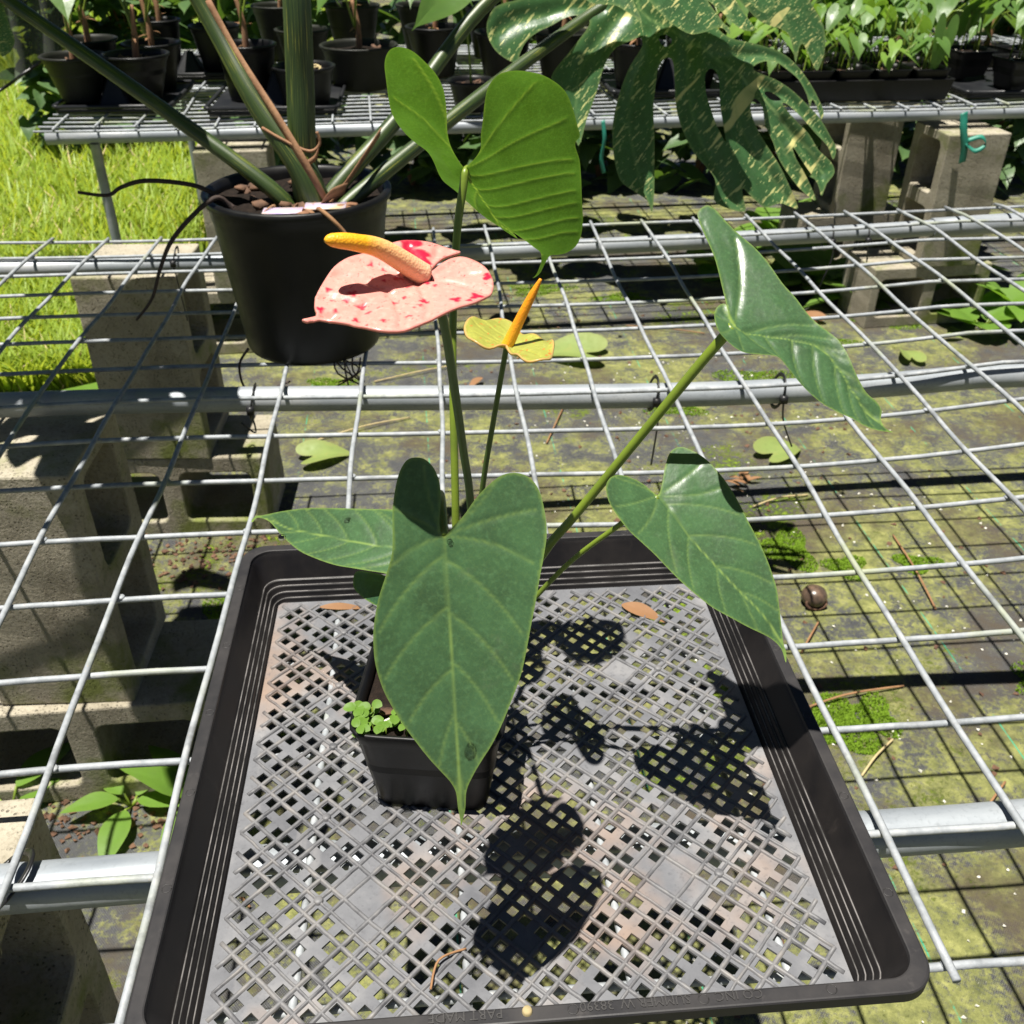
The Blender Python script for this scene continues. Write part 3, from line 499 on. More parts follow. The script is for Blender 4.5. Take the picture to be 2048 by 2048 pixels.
LANCE = [(0, .0), (.05, .06), (.2, .14), (.4, .18), (.6, .15), (.8, .08), (1, 0), (.8, -.08), (.6, -.15), (.4, -.18), (.2, -.14), (.05, -.06)]
ROUND = [(0, 0), (.05, .2), (.25, .38), (.5, .42), (.8, .33), (1, .05), (1, -.05), (.8, -.33), (.5, -.42), (.25, -.38), (.05, -.2)]
def simple_leaf_geo(J, direc, nrm, L, shape, fold=.2, droop=-.25, width=1.0, n=2):
    """cheap leaf: fan of strips across the midrib"""
    J = V3(J); ex = V3(direc); ex = ex/np.linalg.norm(ex); ez = V3(nrm)-ex*(V3(nrm)@ex); ez /= np.linalg.norm(ez)+1e-9; ey = np.cross(ez, ex)
    o = catmull(shape, n, True)*L; o[:, 1] *= width
    cen = np.array([[.35*L, 0]])
    ring = cen+(o-cen)*.55
    P = np.concatenate([o, ring, cen]); N = len(o)
    z = fsurf(P[:, 0], P[:, 1], L, fold, droop, .1)
    X = J+P[:, :1]*ex+P[:, 1:2]*ey+z[:, None]*ez
    f = [(i, (i+1) % N, N+(i+1) % N, N+i) for i in range(N)]+[(N+i, N+(i+1) % N, 2*N) for i in range(N)]
    vein = np.exp(-(P[:, 1]/(.03*L))**2); edge = np.r_[np.ones(N)*.7, np.zeros(N+1)]
    return X, f, P/L, vein, edge
def simple_leaf(name, J, direc, nrm, L, mat, parent=None, shape=HEART, **k):
    X, f, uv, ve, ed = simple_leaf_geo(J, direc, nrm, L, shape, **k)
    return mk(name, X, f, mat, parent, uv=uv, attrs={'vein': ve, 'edge': ed})
def dirv(az, el): return np.array([math.cos(az)*math.cos(el), math.sin(az)*math.cos(el), math.sin(el)])

# ------------------------------------------------------------------ ground
g = 900
gv = [(-g, -g, GZ), (g, -g, GZ), (g, g, GZ), (-g, g, GZ)]
gnd = mk('ground', gv, [(0, 1, 2, 3)], 'ground', origin=(0, 0, GZ), smooth=False); gnd['kind'] = 'structure'
# low lawn soil under the grass
def lawn_edge(y): return -3.9+1.1*math.sin(y*.23)+.5*math.sin(y*.71+1)-.02*max(0, y-8)
ys = np.arange(5.5, 220, 1.5)
lv = []
for y in ys: lv += [(-120, y, GZ+.03), (lawn_edge(y)-(6 if y < 7 else 0), y, GZ+.03)]
lawn = mk('lawn_soil', lv, [(2*i, 2*i+1, 2*i+3, 2*i+2) for i in range(len(ys)-1)], mat_simple('lawn_soil', (.17, .26, .03), .95, nscale=8, col2=(.19, .14, .06), lo=.5, hi=.75, bstr=.6, bdist=.01), origin=(0, 0, GZ)); lawn['kind'] = 'structure'
def blades(name, pts, hts, wid, mat, lean=.6, label=None):
    N = len(pts); az = rng.uniform(0, 2*np.pi, N); side = np.stack([-np.sin(az), np.cos(az), 0*az], 1); fw = np.stack([np.cos(az), np.sin(az), 0*az], 1)
    le = rng.uniform(.15, lean, N)[:, None]*hts[:, None]
    w = (wid*rng.uniform(.6, 1.3, N))[:, None]
    up = np.array([0, 0, 1.])
    v = np.stack([pts-side*w, pts+side*w, pts+up*hts[:, None]*.55+fw*le*.35-side*w*.8, pts+up*hts[:, None]*.55+fw*le*.35+side*w*.8, pts+up*hts[:, None]*.95+fw*le], 1).reshape(-1, 3)
    b = np.arange(N)[:, None]*5
    q = (b+np.array([0, 1, 3, 2])).tolist(); t = (b+np.array([2, 3, 4])).tolist()
    uv = np.tile(np.array([(0, 0), (.1, 0), (0, .5), (.1, .5), (.05, 1)]), (N, 1))
    o = mk(name, v, q+t, mat, origin=(0, 0, GZ), uv=uv, attrs={'vein': np.zeros(5*N), 'edge': np.zeros(5*N)})
    o['kind'] = 'stuff'; o['category'] = 'grass'
    if label: o['label'] = label
    return o
N = 42000
yy = 6.5+60*rng.uniform(0, 1, N)**1.6; xx = -3.2-rng.uniform(0, 1, N)*(6+.62*yy)
ok = xx < np.array([lawn_edge(y) for y in yy])+rng.normal(0, .35, N)
pts = np.stack([xx, yy, np.full(N, GZ)], 1)[ok]
thin = (np.sin(pts[:, 0]*.9+2)*np.sin(pts[:, 1]*.6)+rng.normal(0, .4, len(pts))) > -.75
pts = pts[thin]
blades('lawn_grass', pts, rng.uniform(.5, 1.5, len(pts)), .055, 'grass', 1.0, 'bright sunlit long lawn grass beyond the wire bench')

ds = rng.choice(len(pts), 3500, replace=False)
blades('dry_lawn_grass', pts[ds]+rng.normal(0, .1, (3500, 3))*[1, 1, 0], rng.uniform(.5, 1.3, 3500), .04, 'straw', 1.2, 'straw coloured dead blades among the lawn grass')
N = 9000
fy = rng.uniform(55, 190, N); fx = -3-rng.uniform(0, 1, N)*.6*fy
blades('far_lawn_grass', np.stack([fx, fy, np.full(N, GZ)], 1), rng.uniform(1.2, 2.6, N), .14, 'grass', 1.0, 'sunlit far lawn grass behind the shade cloth')
# moss tufts lying on the mat (real relief near the camera)
def moss_patch(cx, cy, rx, ry, n):
    n = int(n*2.2)
    a = rng.uniform(0, 2*np.pi, n); r = np.sqrt(rng.uniform(0, 1, n))*(.75+.25*np.sin(a*3+cx))
    return np.stack([cx+rx*r*np.cos(a), cy+ry*r*np.sin(a), np.full(n, GZ)], 1)
mp = np.concatenate([moss_patch(*q) for q in ((10.35, -7.2, .85, .8, 2600), (11.1, -7.0, .55, .6, 900), (11.2, -2.2, .7, .9, 1500), (12.2, -2.9, .55, .5, 700), (13.7, -2.9, .6, .4, 700), (9.5, -8.4, .6, .4, 700), (12.9, 5.8, 1.4, .9, 1100), (15.4, 8.2, 1.6, .8, 1000), (18.6, 9.6, 1.6, .7, 900), (10.3, 4.2, 1.0, .5, 500), (7.5, 13.2, 1.4, .8, 700), (13.5, 28, 2.6, 1.6, 1300), (-.3, -3.4, .5, .9, 500), (1.0, 6.4, .9, .5, 500), (14.6, -6.4, 1.0, .5, 600), (10.2, 12.2, 1.2, .5, 500))])
mo = blades('moss_patches', mp, rng.uniform(.02, .055, len(mp)), .02, mat_leaf('moss', (.24, .36, .012), (.2, .3, .02), (.16, .28, .02), trans=.3, rough=.8, edge=(.2, .3, .02)), .9, 'bright green moss patches growing on the weed mat')
mo['category'] = 'moss'

# ------------------------------------------------------------------ welded wire bench in front
SAG = [-0.0254, 0.0229, -0.0179, -0.0672, -0.0033, -0.1583, 0.2221, 0.1841, -0.0776, 0.1986, -0.01, -0.1956, 0.4172, -0.4798, 0.0259]
def sag(x, y):
    X = (x-5)/8; Y = (y+7.5)/8; k = 0; z = 0
    for i in range(5):
        for j in range(5-i):
            z += SAG[k]*X**i*Y**j; k += 1
    return float(np.clip(z, -.17, .2))
WR = .029
bench = thing('wire_bench', (5, -7.5, GZ), 'long welded wire mesh bench top on galvanised pipes carrying the black tray', 'bench')
def wire(name, P, parent, r=WR, ns=7):
    vs, f, uv, al = tube_geo(V3(P), r, ns); return mk(name, vs, f, 'galv', parent, uv=uv)
for c in range(-7, 20):
    jx = rnd.uniform(-.02, .02)
    if c in (3, 4, 5, 6): jx = 0
    P = [(c+jx+.018*math.sin(y*.9+c*2)+.008*math.sin(y*2.7+c), y, sag(c, y)+.027+.012*math.sin(y*1.7+c*1.3)) for y in np.linspace(.06, -15.14, 40)]
    wire('wire', P, bench)
for r_ in range(0, 16):
    P = [(x, -r_+.012*math.sin(x*1.1+r_)+rnd.uniform(-.004, .004), sag(x, -r_)-.027) for x in np.linspace(-7.1, 19.1, 80)]
    wire('wire', P, bench)
for c in range(-3, 13):
    for r_ in range(0, 16):
        if (c*3+r_*5) % 2: continue
        v, f = lathe_geo([(.004, .016), (.030, .012), (.040, 0), (.030, -.012), (.004, -.016)], (c+rnd.uniform(-.01, .01), -r_+rnd.uniform(-.01, .01), sag(c, -r_)), 8); mk('weld', v, f, 'galv', bench)
def pipe(P0, P1, r, parent, name='pipe', n=24):
    P = [V3(P0)+(V3(P1)-V3(P0))*t for t in np.linspace(0, 1, n)]
    for q in P: q[2] += sag(q[0], q[1])*.85 if parent is bench else 0
    vo, fo, uvo, _ = tube_geo(P, r, 24, False); vi, fi, uvi, _ = tube_geo(P, r*.86, 24, False)
    k = len(vo); f = fo+[tuple(i+k for i in q[::-1]) for q in fi]
    for e in (0, (n-1)*24): f += [(e+i, k+e+i, k+e+(i+1) % 24, e+(i+1) % 24) for i in range(24)]
    return mk(name, list(vo)+list(vi), f, 'pipe', parent)
pf = pipe((-7.5, -13.83, -.235), (19.5, -13.86, -.235), .17, bench)
pm = pipe((-7.5, -6.32, -.24), (19.5, -7.1, -.24), .165, bench)
pb = pipe((-7.5, -1.1, -.235), (19.5, -.28, -.235), .15, bench)
pipe((13.55, -.46, -.235), (19.6, -.28, -.235), .185, bench, 'pipe_sleeve', 10)
def ziptie(cx, cy, cz, r, tail, parent, tilt=.15, tl=.7):
    P = [(cx+tilt*math.sin(a)*.3, cy+(r+.02)*math.cos(a), cz+(r+.02)*math.sin(a)) for a in np.linspace(0, 2*math.pi, 26)]
    a = tube_geo(V3(P), .028, 6, True, .45)[:2]
    hd = box_geo(cx-.045, cx+.045, cy-r-.10, cy-r-.02, cz-.05, cz+.05)
    T = catmull([(cx, cy-r-.06, cz), (cx+.03, cy-r-.10, cz-.3), V3((cx, cy-r-.1, cz))+V3(tail)*tl], 6)
    return mk('zip_tie', *join_geo([a, hd, tube_geo(T, .024, 5, True, .5)[:2]]), 'tie', parent)
ziptie(6.85, -6.73, -.24, .20, (.02, .1, -1.4), pm); ziptie(8.55, -6.78, -.24, .20, (.3, .0, -1.0), pm); ziptie(1.55, -6.58, -.24, .20, (-.25, -.1, -.25), pm, tl=.5)
ziptie(.83, -13.84, -.235, .21, (-.1, 0, -.5), pf, .9); ziptie(11.5, -.52, -.235, .2, (-.2, -.1, -1.2), pb)
ziptie(12.2, -.50, -.235, .2, (.1, .1, -.6), pb); ziptie(-.6, -.89, -.235, .19, (.1, 0, -1.5), pb)

# ------------------------------------------------------------------ concrete blocks
def block_geo(axis):
    """hollow block, cores along 'axis' ; returned centred in x,y with base z=0; long side 3.84, others 1.9"""
    Lc, Wc, T = 3.84, 1.90, 1.90
    out = [(-Lc/2, -Wc/2), (Lc/2, -Wc/2), (Lc/2, Wc/2), (-Lc/2, Wc/2)]
    def rr(cx):
        hw, hh, r = .72, .60, .16; P = []
        for (sx, sy, a0) in ((1, 1, 0), (-1, 1, 90), (-1, -1, 180), (1, -1, 270)):
            for a in (0, 30, 60, 90):
                t = math.radians(a0+a); P.append((cx+sx*(hw-r)+r*math.cos(t), sy*(hh-r)+r*math.sin(t)))
        return P
    o2 = []
    for i in range(4):
        a, b = V3(out[i]), V3(out[(i+1) % 4]); o2 += [tuple(a+(b-a)*t) for t in np.linspace(0, 1, 9)[:-1]]
    h = [rr(-.93), rr(.93)]
    v, f = tri_fill(o2, h, .28)
    N = len(v); rough = lambda n: rng.normal(0, .006, n)
    vs = [(p[0]+a, p[1]+b, -T/2) for p, a, b in zip(v, rough(N), rough(N))]+[(p[0]+a, p[1]+b, T/2) for p, a, b in zip(v, rough(N), rough(N))]
    fs = [q[::-1] for q in f]+[tuple(i+N for i in q) for q in f]
    from collections import Counter
    ed = Counter(); dr = {}
    for q in f:
        for i in range(len(q)):
            e = (q[i], q[(i+1) % len(q)]); ed[tuple(sorted(e))] += 1; dr[tuple(sorted(e))] = e
    for e, c in ed.items():
        if c == 1: a, b = dr[e]; fs.append((a, b, b+N, a+N))
    V = V3(vs)          # long=x, width=y, core axis=z
    if axis == 'upright':   # long -> z, core -> x, width -> y
        V = np.stack([V[:, 2], V[:, 1], V[:, 0]], 1); fs = [q[::-1] for q in fs]
        V[:, 2] += Lc/2
    else:                   # long -> x, core -> y, width -> z
        V = np.stack([V[:, 0], -V[:, 2], V[:, 1]], 1); V[:, 2] += Wc/2
    return V, fs
BM = {}
for ax in ('upright', 'lying'):
    V, fs = block_geo(ax); me = bpy.data.meshes.new('concrete_block_'+ax); me.from_pydata((V*S).tolist(), [], fs)
    me.materials.append(M['concrete']); BM[ax] = me
def block(ax, x, y, z, rz, label, group=None):
    o = bpy.data.objects.new('concrete_block', BM[ax]); link(o); o.location = (x*S, y*S, z*S); o.rotation_euler = (0, 0, rz)
    bv = o.modifiers.new('bevel', 'BEVEL'); bv.width = .0035; bv.segments = 2; bv.limit_method = 'ANGLE'
    return tag(o, label, 'concrete block', group)
ZT = GZ+1.905
block('lying', -1.45, -6.85, GZ, .02, 'mossy concrete block lying flat with two dark holes under the wire bench')
block('upright', -1.50, -6.72, ZT, -.03, 'upright concrete block under middle pipe standing on a mossy flat block')
block('lying', -1.6, .25, GZ, -.04, 'flat concrete base block in leaf litter under the back pipe')
block('upright', -1.62, .22, ZT, -.05, 'tall upright concrete block with shadow stripes under the back pipe')
block('lying', -.05, -13.6, GZ, .03, 'flat base block below the front pipe beside the tray')
block('upright', -.28, -13.7, ZT, .03, 'upright concrete block below the front pipe beside the black tray')
block('lying', -1.4, 9.6, GZ, .05, 'flat base block in grass edge below the far bench')
block('upright', -1.27, 9.55, ZT, .05, 'pale upright concrete block behind the large black pot, under far bench')
block('lying', 19.1, 10.2, GZ, .08, 'flat concrete block among weeds under the teal tied upright block')
block('upright', 19.45, 10.15, ZT, .08, 'upright concrete block with teal tape and moss on its top')
block('lying', 18.6, 15.4, GZ, .08, 'flat base block deep under the far bench')
block('upright', 18.75, 15.4, ZT, .08, 'upright concrete block in shade deeper under the far bench')

# ------------------------------------------------------------------ far bench
B2 = math.radians(3.2)
def b2(x, y, z=0): return (x*math.cos(B2)-y*math.sin(B2), 8.75+x*math.sin(B2)+y*math.cos(B2), z)
bench2 = thing('wire_bench', (7, 14, GZ), 'far wire mesh bench loaded with black pots and seedlings', 'bench')
for c in range(-6, 34):
    wire('wire', [b2(c+.5, y, .027+.03*math.sin(c+y)) for y in np.linspace(-.06, 13, 12)], bench2, .031, 6)
for r_ in range(0, 27):
    wire('wire', [b2(x, r_*.5, -.03+.03*math.sin(x*.6)) for x in np.linspace(-6, 34, 30)], bench2, .031, 6)
for y in (.28, 6.3, 12.4): pipe(b2(-5.8, y, -.235), b2(34, y, -.235), .17, bench2)
pipe((-4.65, 8.75, GZ), (-4.65, 8.75, -.4), .13, bench2, 'leg', 6)
pipe((-5.0, 21.0, GZ), (-5.0, 21.0, -.4), .13, bench2, 'leg', 6)
# teal tape on the block
tp = thing('teal_tape', (18.9, 9.1, -.5), 'teal plastic tape tied in a loop on the upright block', 'tape')
def ribbon(name, P, w, mat, parent, side=(1, 0, 0)):
    P = catmull(P, 5); sd = V3(side); n = len(P)
    vs = np.concatenate([P-sd*w/2, P+sd*w/2]); f = [(i, i+1, n+i+1, n+i) for i in range(n-1)]
    o = mk(name, vs, f, mat, parent); o.modifiers.new('solid', 'SOLIDIFY').thickness = .0006; return o
ribbon('strand', [(18.75, 9.0, .02), (18.8, 8.9, -.4), (18.95, 8.88, -.9), (19.0, 8.9, -1.3)], .22, 'teal', tp, (.9, 0, .3))
ribbon('loop', [(18.95, 8.9, -.75), (19.2, 8.75, -.95), (19.5, 8.8, -.8), (19.35, 8.85, -.6), (19.0, 8.88, -.7)], .14, 'teal', tp, (0, .5, .8))
tp2 = thing('teal_tape', (8.9, 8.8, -.7), 'teal plastic strip hanging from the far bench behind the monstera leaf', 'tape')
ribbon('strand', [(8.6, 8.5, .05), (8.65, 8.4, -.4), (8.6, 8.42, -.9), (8.7, 8.45, -1.3)], 0.11, 'teal', tp2, (.9, 0, .3))

# ------------------------------------------------------------------ pots
def chips(parent, c, r, z, n, mat='bark', name='bark_chip', size=.12):
    for k in range(n):
        a = rnd.uniform(0, 6.28); q = r*math.sqrt(rnd.random()); s_ = size*rnd.uniform(.5, 1.3)
        v, f = box_geo(-s_, s_, -s_*.45, s_*.45, -s_*.25, s_*.25)
        v = V3(v)+rng.normal(0, s_*.12, (8, 3)); v[:, 0] *= 1
        R_ = Matrix.Rotation(rnd.uniform(0, 6.28), 3, 'Z') @ Matrix.Rotation(rnd.uniform(-.7, .7), 3, 'X') @ Matrix.Rotation(rnd.uniform(-.5, .5), 3, 'Y')
        v = np.array([tuple(R_ @ Vector(p)) for p in v])+V3((c[0]+q*math.cos(a), c[1]+q*math.sin(a), z+s_*.15))
        mk(name, v, f, mat, parent)
def round_pot(c, rt, rb, h, label, group=None, mat='pot', nchip=5, lip=.07, cname='bark_chip', sl=.82):
    t = thing('nursery_pot', c, label, 'pot', group)
    prof = [(.01, 0), (rb-.08, 0), (rb-.02, .03), (rb, .09), (rb+(rt-rb)*.85, h*.84), (rt-.02, h*.86), (rt, h-lip*1.2), (rt+.05, h-lip), (rt+.06, h-.02), (rt+.02, h), (rt-.03, h-.015), (rt-.05, h-.1), (rt-.12, h*.6)]
    v, f = lathe_geo(prof, c, 44); mk('pot_body', v, f, mat, t)
    rs = rt-.07; ring = [(0.01, h*sl+.06), (rs*.5, h*sl+.03), (rs, h*sl)]
    v, f = lathe_geo(ring, c, 24); v = V3(v); v[:, 2] += rng.normal(0, .025, len(v)); mk('soil', v, f, 'soil', t)
    chips(t, c, rs*.8, c[2]+h*(sl+.02), nchip, name=cname)
    return t
def square_pot(c, wt, wb, h, rz, label, group=None, nchip=4, perl=5, mat='pot', soil=True, depth=.12):
    t = thing('square_pot', c, label, 'pot', group)
    prof = [(.01, 0), (wb*.96, 0), (wb, .05), (wb+(wt-wb)*.86, h*.84), (wt*.985, h*.86), (wt*1.0, h*.9), (wt*1.045, h*.985), (wt*1.03, h), (wt*.985, h-.005), (wt*.95, h-.1), (wt*.90, h*.5)]
    v, f = lathe_geo(prof, c, 64, sq=9); v = rotz_pts(v, c, rz); mk('pot_body', v, f, mat, t)
    v, f = lathe_geo([(.01, h-depth+.04), (wt*.5, h-depth+.02), (wt*.93, h-depth)], c, 32, sq=9); v = rotz_pts(v, c, rz); v[:, 2] += rng.normal(0, .012, len(v)); mk('soil', v, f, 'soil', t)
    chips(t, c, wt*.75, c[2]+h-depth+.03, nchip, size=.07)
    chips(t, c, wt*.8, c[2]+h-depth+.03, perl, 'perlite', 'perlite_grain', .035)
    return t

# --- the hero pot with the anthurium
PC = (3.885, -13.27, .062)
hp = square_pot(PC, .50, .395, .85, -.16, 'small square black pot holding the speckled anthurium, standing in the tray', nchip=12, perl=10)
# --- weeds in the pot
wd = thing('pot_weed', (3.42, -13.55, .82), 'tiny bright green weed seedlings at the rim of the small square pot', 'weed')
for k in range(26):
    x = 3.33+rnd.random()*.36; y = -13.66+rnd.random()*.22; z = .86+rnd.random()*.08
    for j in range(2): simple_leaf('leaf', (x, y, z), dirv(rnd.uniform(0, 6.28), .25), (rnd.uniform(-.4, .4), -.3, 1), rnd.uniform(.05, .085), 'weed', wd, ROUND, fold=.1)
    if k % 2 == 0: tube('stem', [(x, y, .74), (x+.01, y, z)], .006, 'petiole', wd, 5, 2)

# ------------------------------------------------------------------ anthurium plant
an = thing('anthurium_plant', (3.9, -13.2, .8), 'potted anthurium with dark green heart leaves and a red speckled pink flower', 'plant')
lf = leaf_obj('leaf', LEAF['front'], 'leaf', an, sp=.0105, nlat=5); lf['label'] = 'large drooping heart leaf with a drip tip in front of the pot'
rf = leaf_obj('leaf', LEAF['right'], 'leaf', an, sp=.0105, nlat=5); rf['label'] = 'flat heart leaf hanging over the right tray wall'
uf = leaf_obj('leaf', LEAF['upper'], 'leaf', an, sp=.012, nlat=7, wob=.02, relief=.009, vsig=.02); uf['label'] = 'folded heart leaf on a long arching stalk'
tf = leaf_obj('leaf', LEAF['top'], 'leaf_young', an, sp=.012, nlat=6, relief=.007, vw=.005, vsig=.016, wob=.025); tf['label'] = 'bright sunlit young leaf seen from below'
ll = leaf_obj('leaf', LEAF['left'], 'leaf', an, sp=.012, nlat=6); ll['label'] = 'leaf pointing sideways behind the front leaf'
sf = leaf_obj('leaf', LEAF['small'], 'leaf_dark', an, sp=.03, nlat=4); sf['label'] = 'small dark lower leaf'  # darker leaf material: the shade on this lobe is put into its colour
def pet(P, r, mat='petiole', name='petiole'): return tube(name, P, r, mat, an, 10, 6)
pet([(4.0, -13.2, .75), (4.05, -13.15, 1.3), (4.07, -13.1, 2.2), (4.09, -12.8, 3.2), (4.14, -12.5, 3.78), (4.19, -12.42, 4.07), (4.205, -12.385, 4.15), (4.225, -12.33, 4.165)], [.034, .028, .025, .024, .026, .024, .006])
pet([(4.1, -13.25, .75), (4.17, -13.28, 1.6), (4.16, -13.3, 2.41), (4.12, -13.5, 2.91), (4.07, -13.9, 3.54), (4.03, -14.18, 3.97), (3.97, -14.27, 4.19)], [.03, .025, .023, .021], 'petiole_dark')
pet([(4.1, -13.15, .75), (4.16, -13.12, 1.6), (4.24, -13.15, 2.42), (4.3, -13.2, 2.87), (4.37, -13.29, 3.38), (4.38, -13.3, 3.44)], [.022, .018, .016, .015], 'petiole_dark')
pet([(4.15, -13.2, .75), (4.35, -13.2, 1.4), (4.64, -13.2, 1.97), (4.82, -13.2, 2.23), (5.21, -13.33, 2.93), (5.45, -13.4, 3.35), (5.59, -13.44, 3.58)], [.033, .030, .028, .03])
pet([(4.15, -13.25, .75), (4.35, -13.25, 1.3), (4.6, -13.25, 1.66), (4.81, -13.35, 2.01), (5.05, -13.48, 2.34), (5.26, -13.51, 2.55)], [.022, .018, .017, .018])
pet([(3.95, -13.3, .75), (3.95, -13.35, 1.8), (3.97, -13.8, 2.75), (3.985, -14.35, 3.12), (3.99, -14.6, 3.1)], [.034, .027, .024])
pet([(3.85, -13.2, .75), (3.82, -13.1, 1.4), (3.81, -12.97, 1.79)], [.03, .024])
pet([(3.8, -13.2, .75), (3.7, -13.1, 1.3), (3.67, -13.0, 1.58)], [.02, .016])
# crown of short brown sheaths
for k in range(6):
    a = k*1.05; pet([(3.98+.05*math.cos(a), -13.2+.05*math.sin(a), .72), (3.98+.11*math.cos(a), -13.2+.11*math.sin(a), .95)], [.05, .012], 'husk', 'sheath')
fl = leaf_obj('spathe', LEAF['flower'], 'spathe', an, sp=.016, nlat=4, relief=.02, wob=.02, vsig=.03); fl['label'] = 'pale pink spathe splashed with crimson'
spx = tube('spadix', [(3.955, -14.27, 4.21), (3.80, -14.36, 4.35), (3.70, -14.43, 4.405), (3.62, -14.47, 4.43), (3.585, -14.49, 4.437)], [.050, .045, .038, .034, .031, .024, .008], 'spadix', fl, 14, 10); spx['label'] = 'yellow spadix, peach at its base'
bd = leaf_obj('spathe', LEAF['bud'], 'spathe_yellow', an, sp=.03, nlat=3, relief=.03, wob=.06); bd.modifiers.new('thick', 'SOLIDIFY').thickness = .0012; fl.modifiers.new('thick', 'SOLIDIFY').thickness = .0012; bd['label'] = 'small yellow green spathe with orange flecks'
tube('spadix', [(4.38, -13.3, 3.44), (4.43, -13.3, 3.55), (4.5, -13.3, 3.70), (4.56, -13.3, 3.82)], [.036, .032, .028, .022, .008], 'spadix_orange', bd, 12, 10)
# water drops on leaves
def drop(d, u, v, r, parent):
    ex, ez = V3(d['ex']), V3(d['ez']); ey = np.cross(ez, ex); z = fsurf(np.array(u), np.array(v), d['L'], *d['prm'])
    c = V3(d['J'])+u*ex+v*ey+float(z)*ez; vs = []; f = []
    for i in range(5):
        t = i/4*math.pi/2
        for k in range(12):
            a = k*math.pi/6; q = r*math.cos(t)*(1+.15*math.sin(2*a+u*9)); vs.append(c+q*math.cos(a)*ex+q*.8*math.sin(a)*ey+r*.35*math.sin(t)*ez)
    f = [(i*12+k, i*12+(k+1) % 12, (i+1)*12+(k+1) % 12, (i+1)*12+k) for i in range(4) for k in range(12)]
    mk('water_drop', vs, f, 'water', parent)
drop(LEAF['front'], 1.0, .07, .045, lf); drop(LEAF['left'], 1.13, .05, .035, ll); drop(LEAF['left'], .62, -.14, .03, ll); drop(LEAF['front'], .03, .03, .018, lf)

# ------------------------------------------------------------------ black mesh tray
TX0, TX1, TY0, TY1 = 2.19, 6.61, -15.47, -10.97; TZ = .062
tray = thing('mesh_tray', (4.40, -13.22, TZ), 'square black plastic mesh tray with dusty perforated floor on the wire bench', 'tray')
def rrect(inset, z, r, n=7):
    x0, x1, y0, y1 = TX0+inset, TX1-inset, TY0+inset, TY1-inset; P = []
    for cx, cy, a0 in ((x1-r, y1-r, 0), (x0+r, y1-r, 90), (x0+r, y0+r, 180), (x1-r, y0+r, 270)):
        for a in np.linspace(0, 90, n): t = math.radians(a0+a); P.append((cx+r*math.cos(t), cy+r*math.sin(t), TZ+z))
    return P
def loft(rings):
    n = len(rings[0]); vs = [p for r in rings for p in r]
    return vs, [(i*n+k, (i+1)*n+k, (i+1)*n+(k+1) % n, i*n+(k+1) % n) for i in range(len(rings)-1) for k in range(n)]
H = .47
rim_prof = [(.03, H-.10, .2), (.0, H-.09, .2), (0, H-.012, .2), (.006, H-.003, .2), (.014, H, .2), (.082, H, .17), (.090, H-.003, .165), (.094, H-.03, .155)]
v, f = loft([rrect(*q, 14) for q in rim_prof]); rim = mk('rim', v, f, 'tray_rim', tray, smooth=False)
in_prof = [(.092, H-.028, .155), (.112, H-.06, .15), (.165, .215, .14), (.172, .205, .14), (.185, .205, .135), (.19, .195, .13), (.195, .16, .13), (.21, .155, .125), (.215, .145, .125), (.22, .11, .12), (.235, .105, .115), (.24, .095, .115), (.245, .06, .11), (.26, .055, .105), (.265, .045, .1), (.27, .02, .1), (.285, .012, .09)]
out_prof = [(.285, -.002, .09), (.245, -.002, .11), (.235, .02, .12), (.06, H-.06, .18), (.04, H-.10, .19)]
v, f = loft([rrect(*q) for q in in_prof]); mk('inner_wall', v, f, 'tray', tray)
v, f = loft([rrect(*q) for q in out_prof]); mk('outer_wall', v, f, 'tray', tray)
for ins, z in ((.172, .205), (.195, .156), (.221, .106), (.246, .056)):     # worn step edges, their highlights put into the colour
    P = rrect(ins+.006, z+.0005, .13); vs, f, uv, al = tube_geo(V3(P+[P[0]]), .0052, 5); mk('step_edge', vs, f, 'lit_worn', tray)
for k in range(22):   # ejector rings moulded in the rim
    e = k/22*4; side = int(e); t = e-side
    px = [(TX0+.25+t*(TX1-TX0-.5), TY0+.055), (TX1-.055, TY0+.25+t*(TY1-TY0-.5)), (TX1-.25-t*(TX1-TX0-.5), TY1-.055), (TX0+.055, TY1-.25-t*(TY1-TY0-.5))][side]
    c = (px[0], px[1], TZ+H)
    P = [(c[0]+.028*math.cos(a), c[1]+.028*math.sin(a), c[2]) for a in np.linspace(0, 2*math.pi, 15)]
    vs, f, uv, al = tube_geo(V3(P), .0032, 4); mk('rim_mark', vs, f, 'emboss', rim)
c = (4.33, TY0+.06, TZ+H); v, f = lathe_geo([(.001, .030), (.022, .026), (.028, .012), (.03, -.02)], c, 14); mk('rim_stud', v, f, 'straw', rim)
def lettering(text, x, y, size):
    cu = bpy.data.curves.new('moulded_lettering', 'FONT'); cu.body = text; cu.size = size*S; cu.extrude = .0004; cu.resolution_u = 2
    tmp = bpy.data.objects.new('tmp', cu); COL.objects.link(tmp); dg = bpy.context.evaluated_depsgraph_get()
    me = bpy.data.meshes.new_from_object(tmp.evaluated_get(dg)); bpy.data.objects.remove(tmp); me.materials.clear(); me.materials.append(M['emboss'])
    o = bpy.data.objects.new('moulded_lettering', me); link(o, rim); u0 = V3(rim['u0'])
    o.location = tuple((V3((x, y, TZ+H+.003))-u0)*S); o.rotation_euler = (0, 0, math.pi)
lettering('CO INC', 5.62, TY0+.085, .075); lettering('SUMMER W', 5.22, TY0+.085, .075); lettering('38390', 4.80, TY0+.085, .075); lettering('PART MADE', 4.20, TY0+.085, .075)
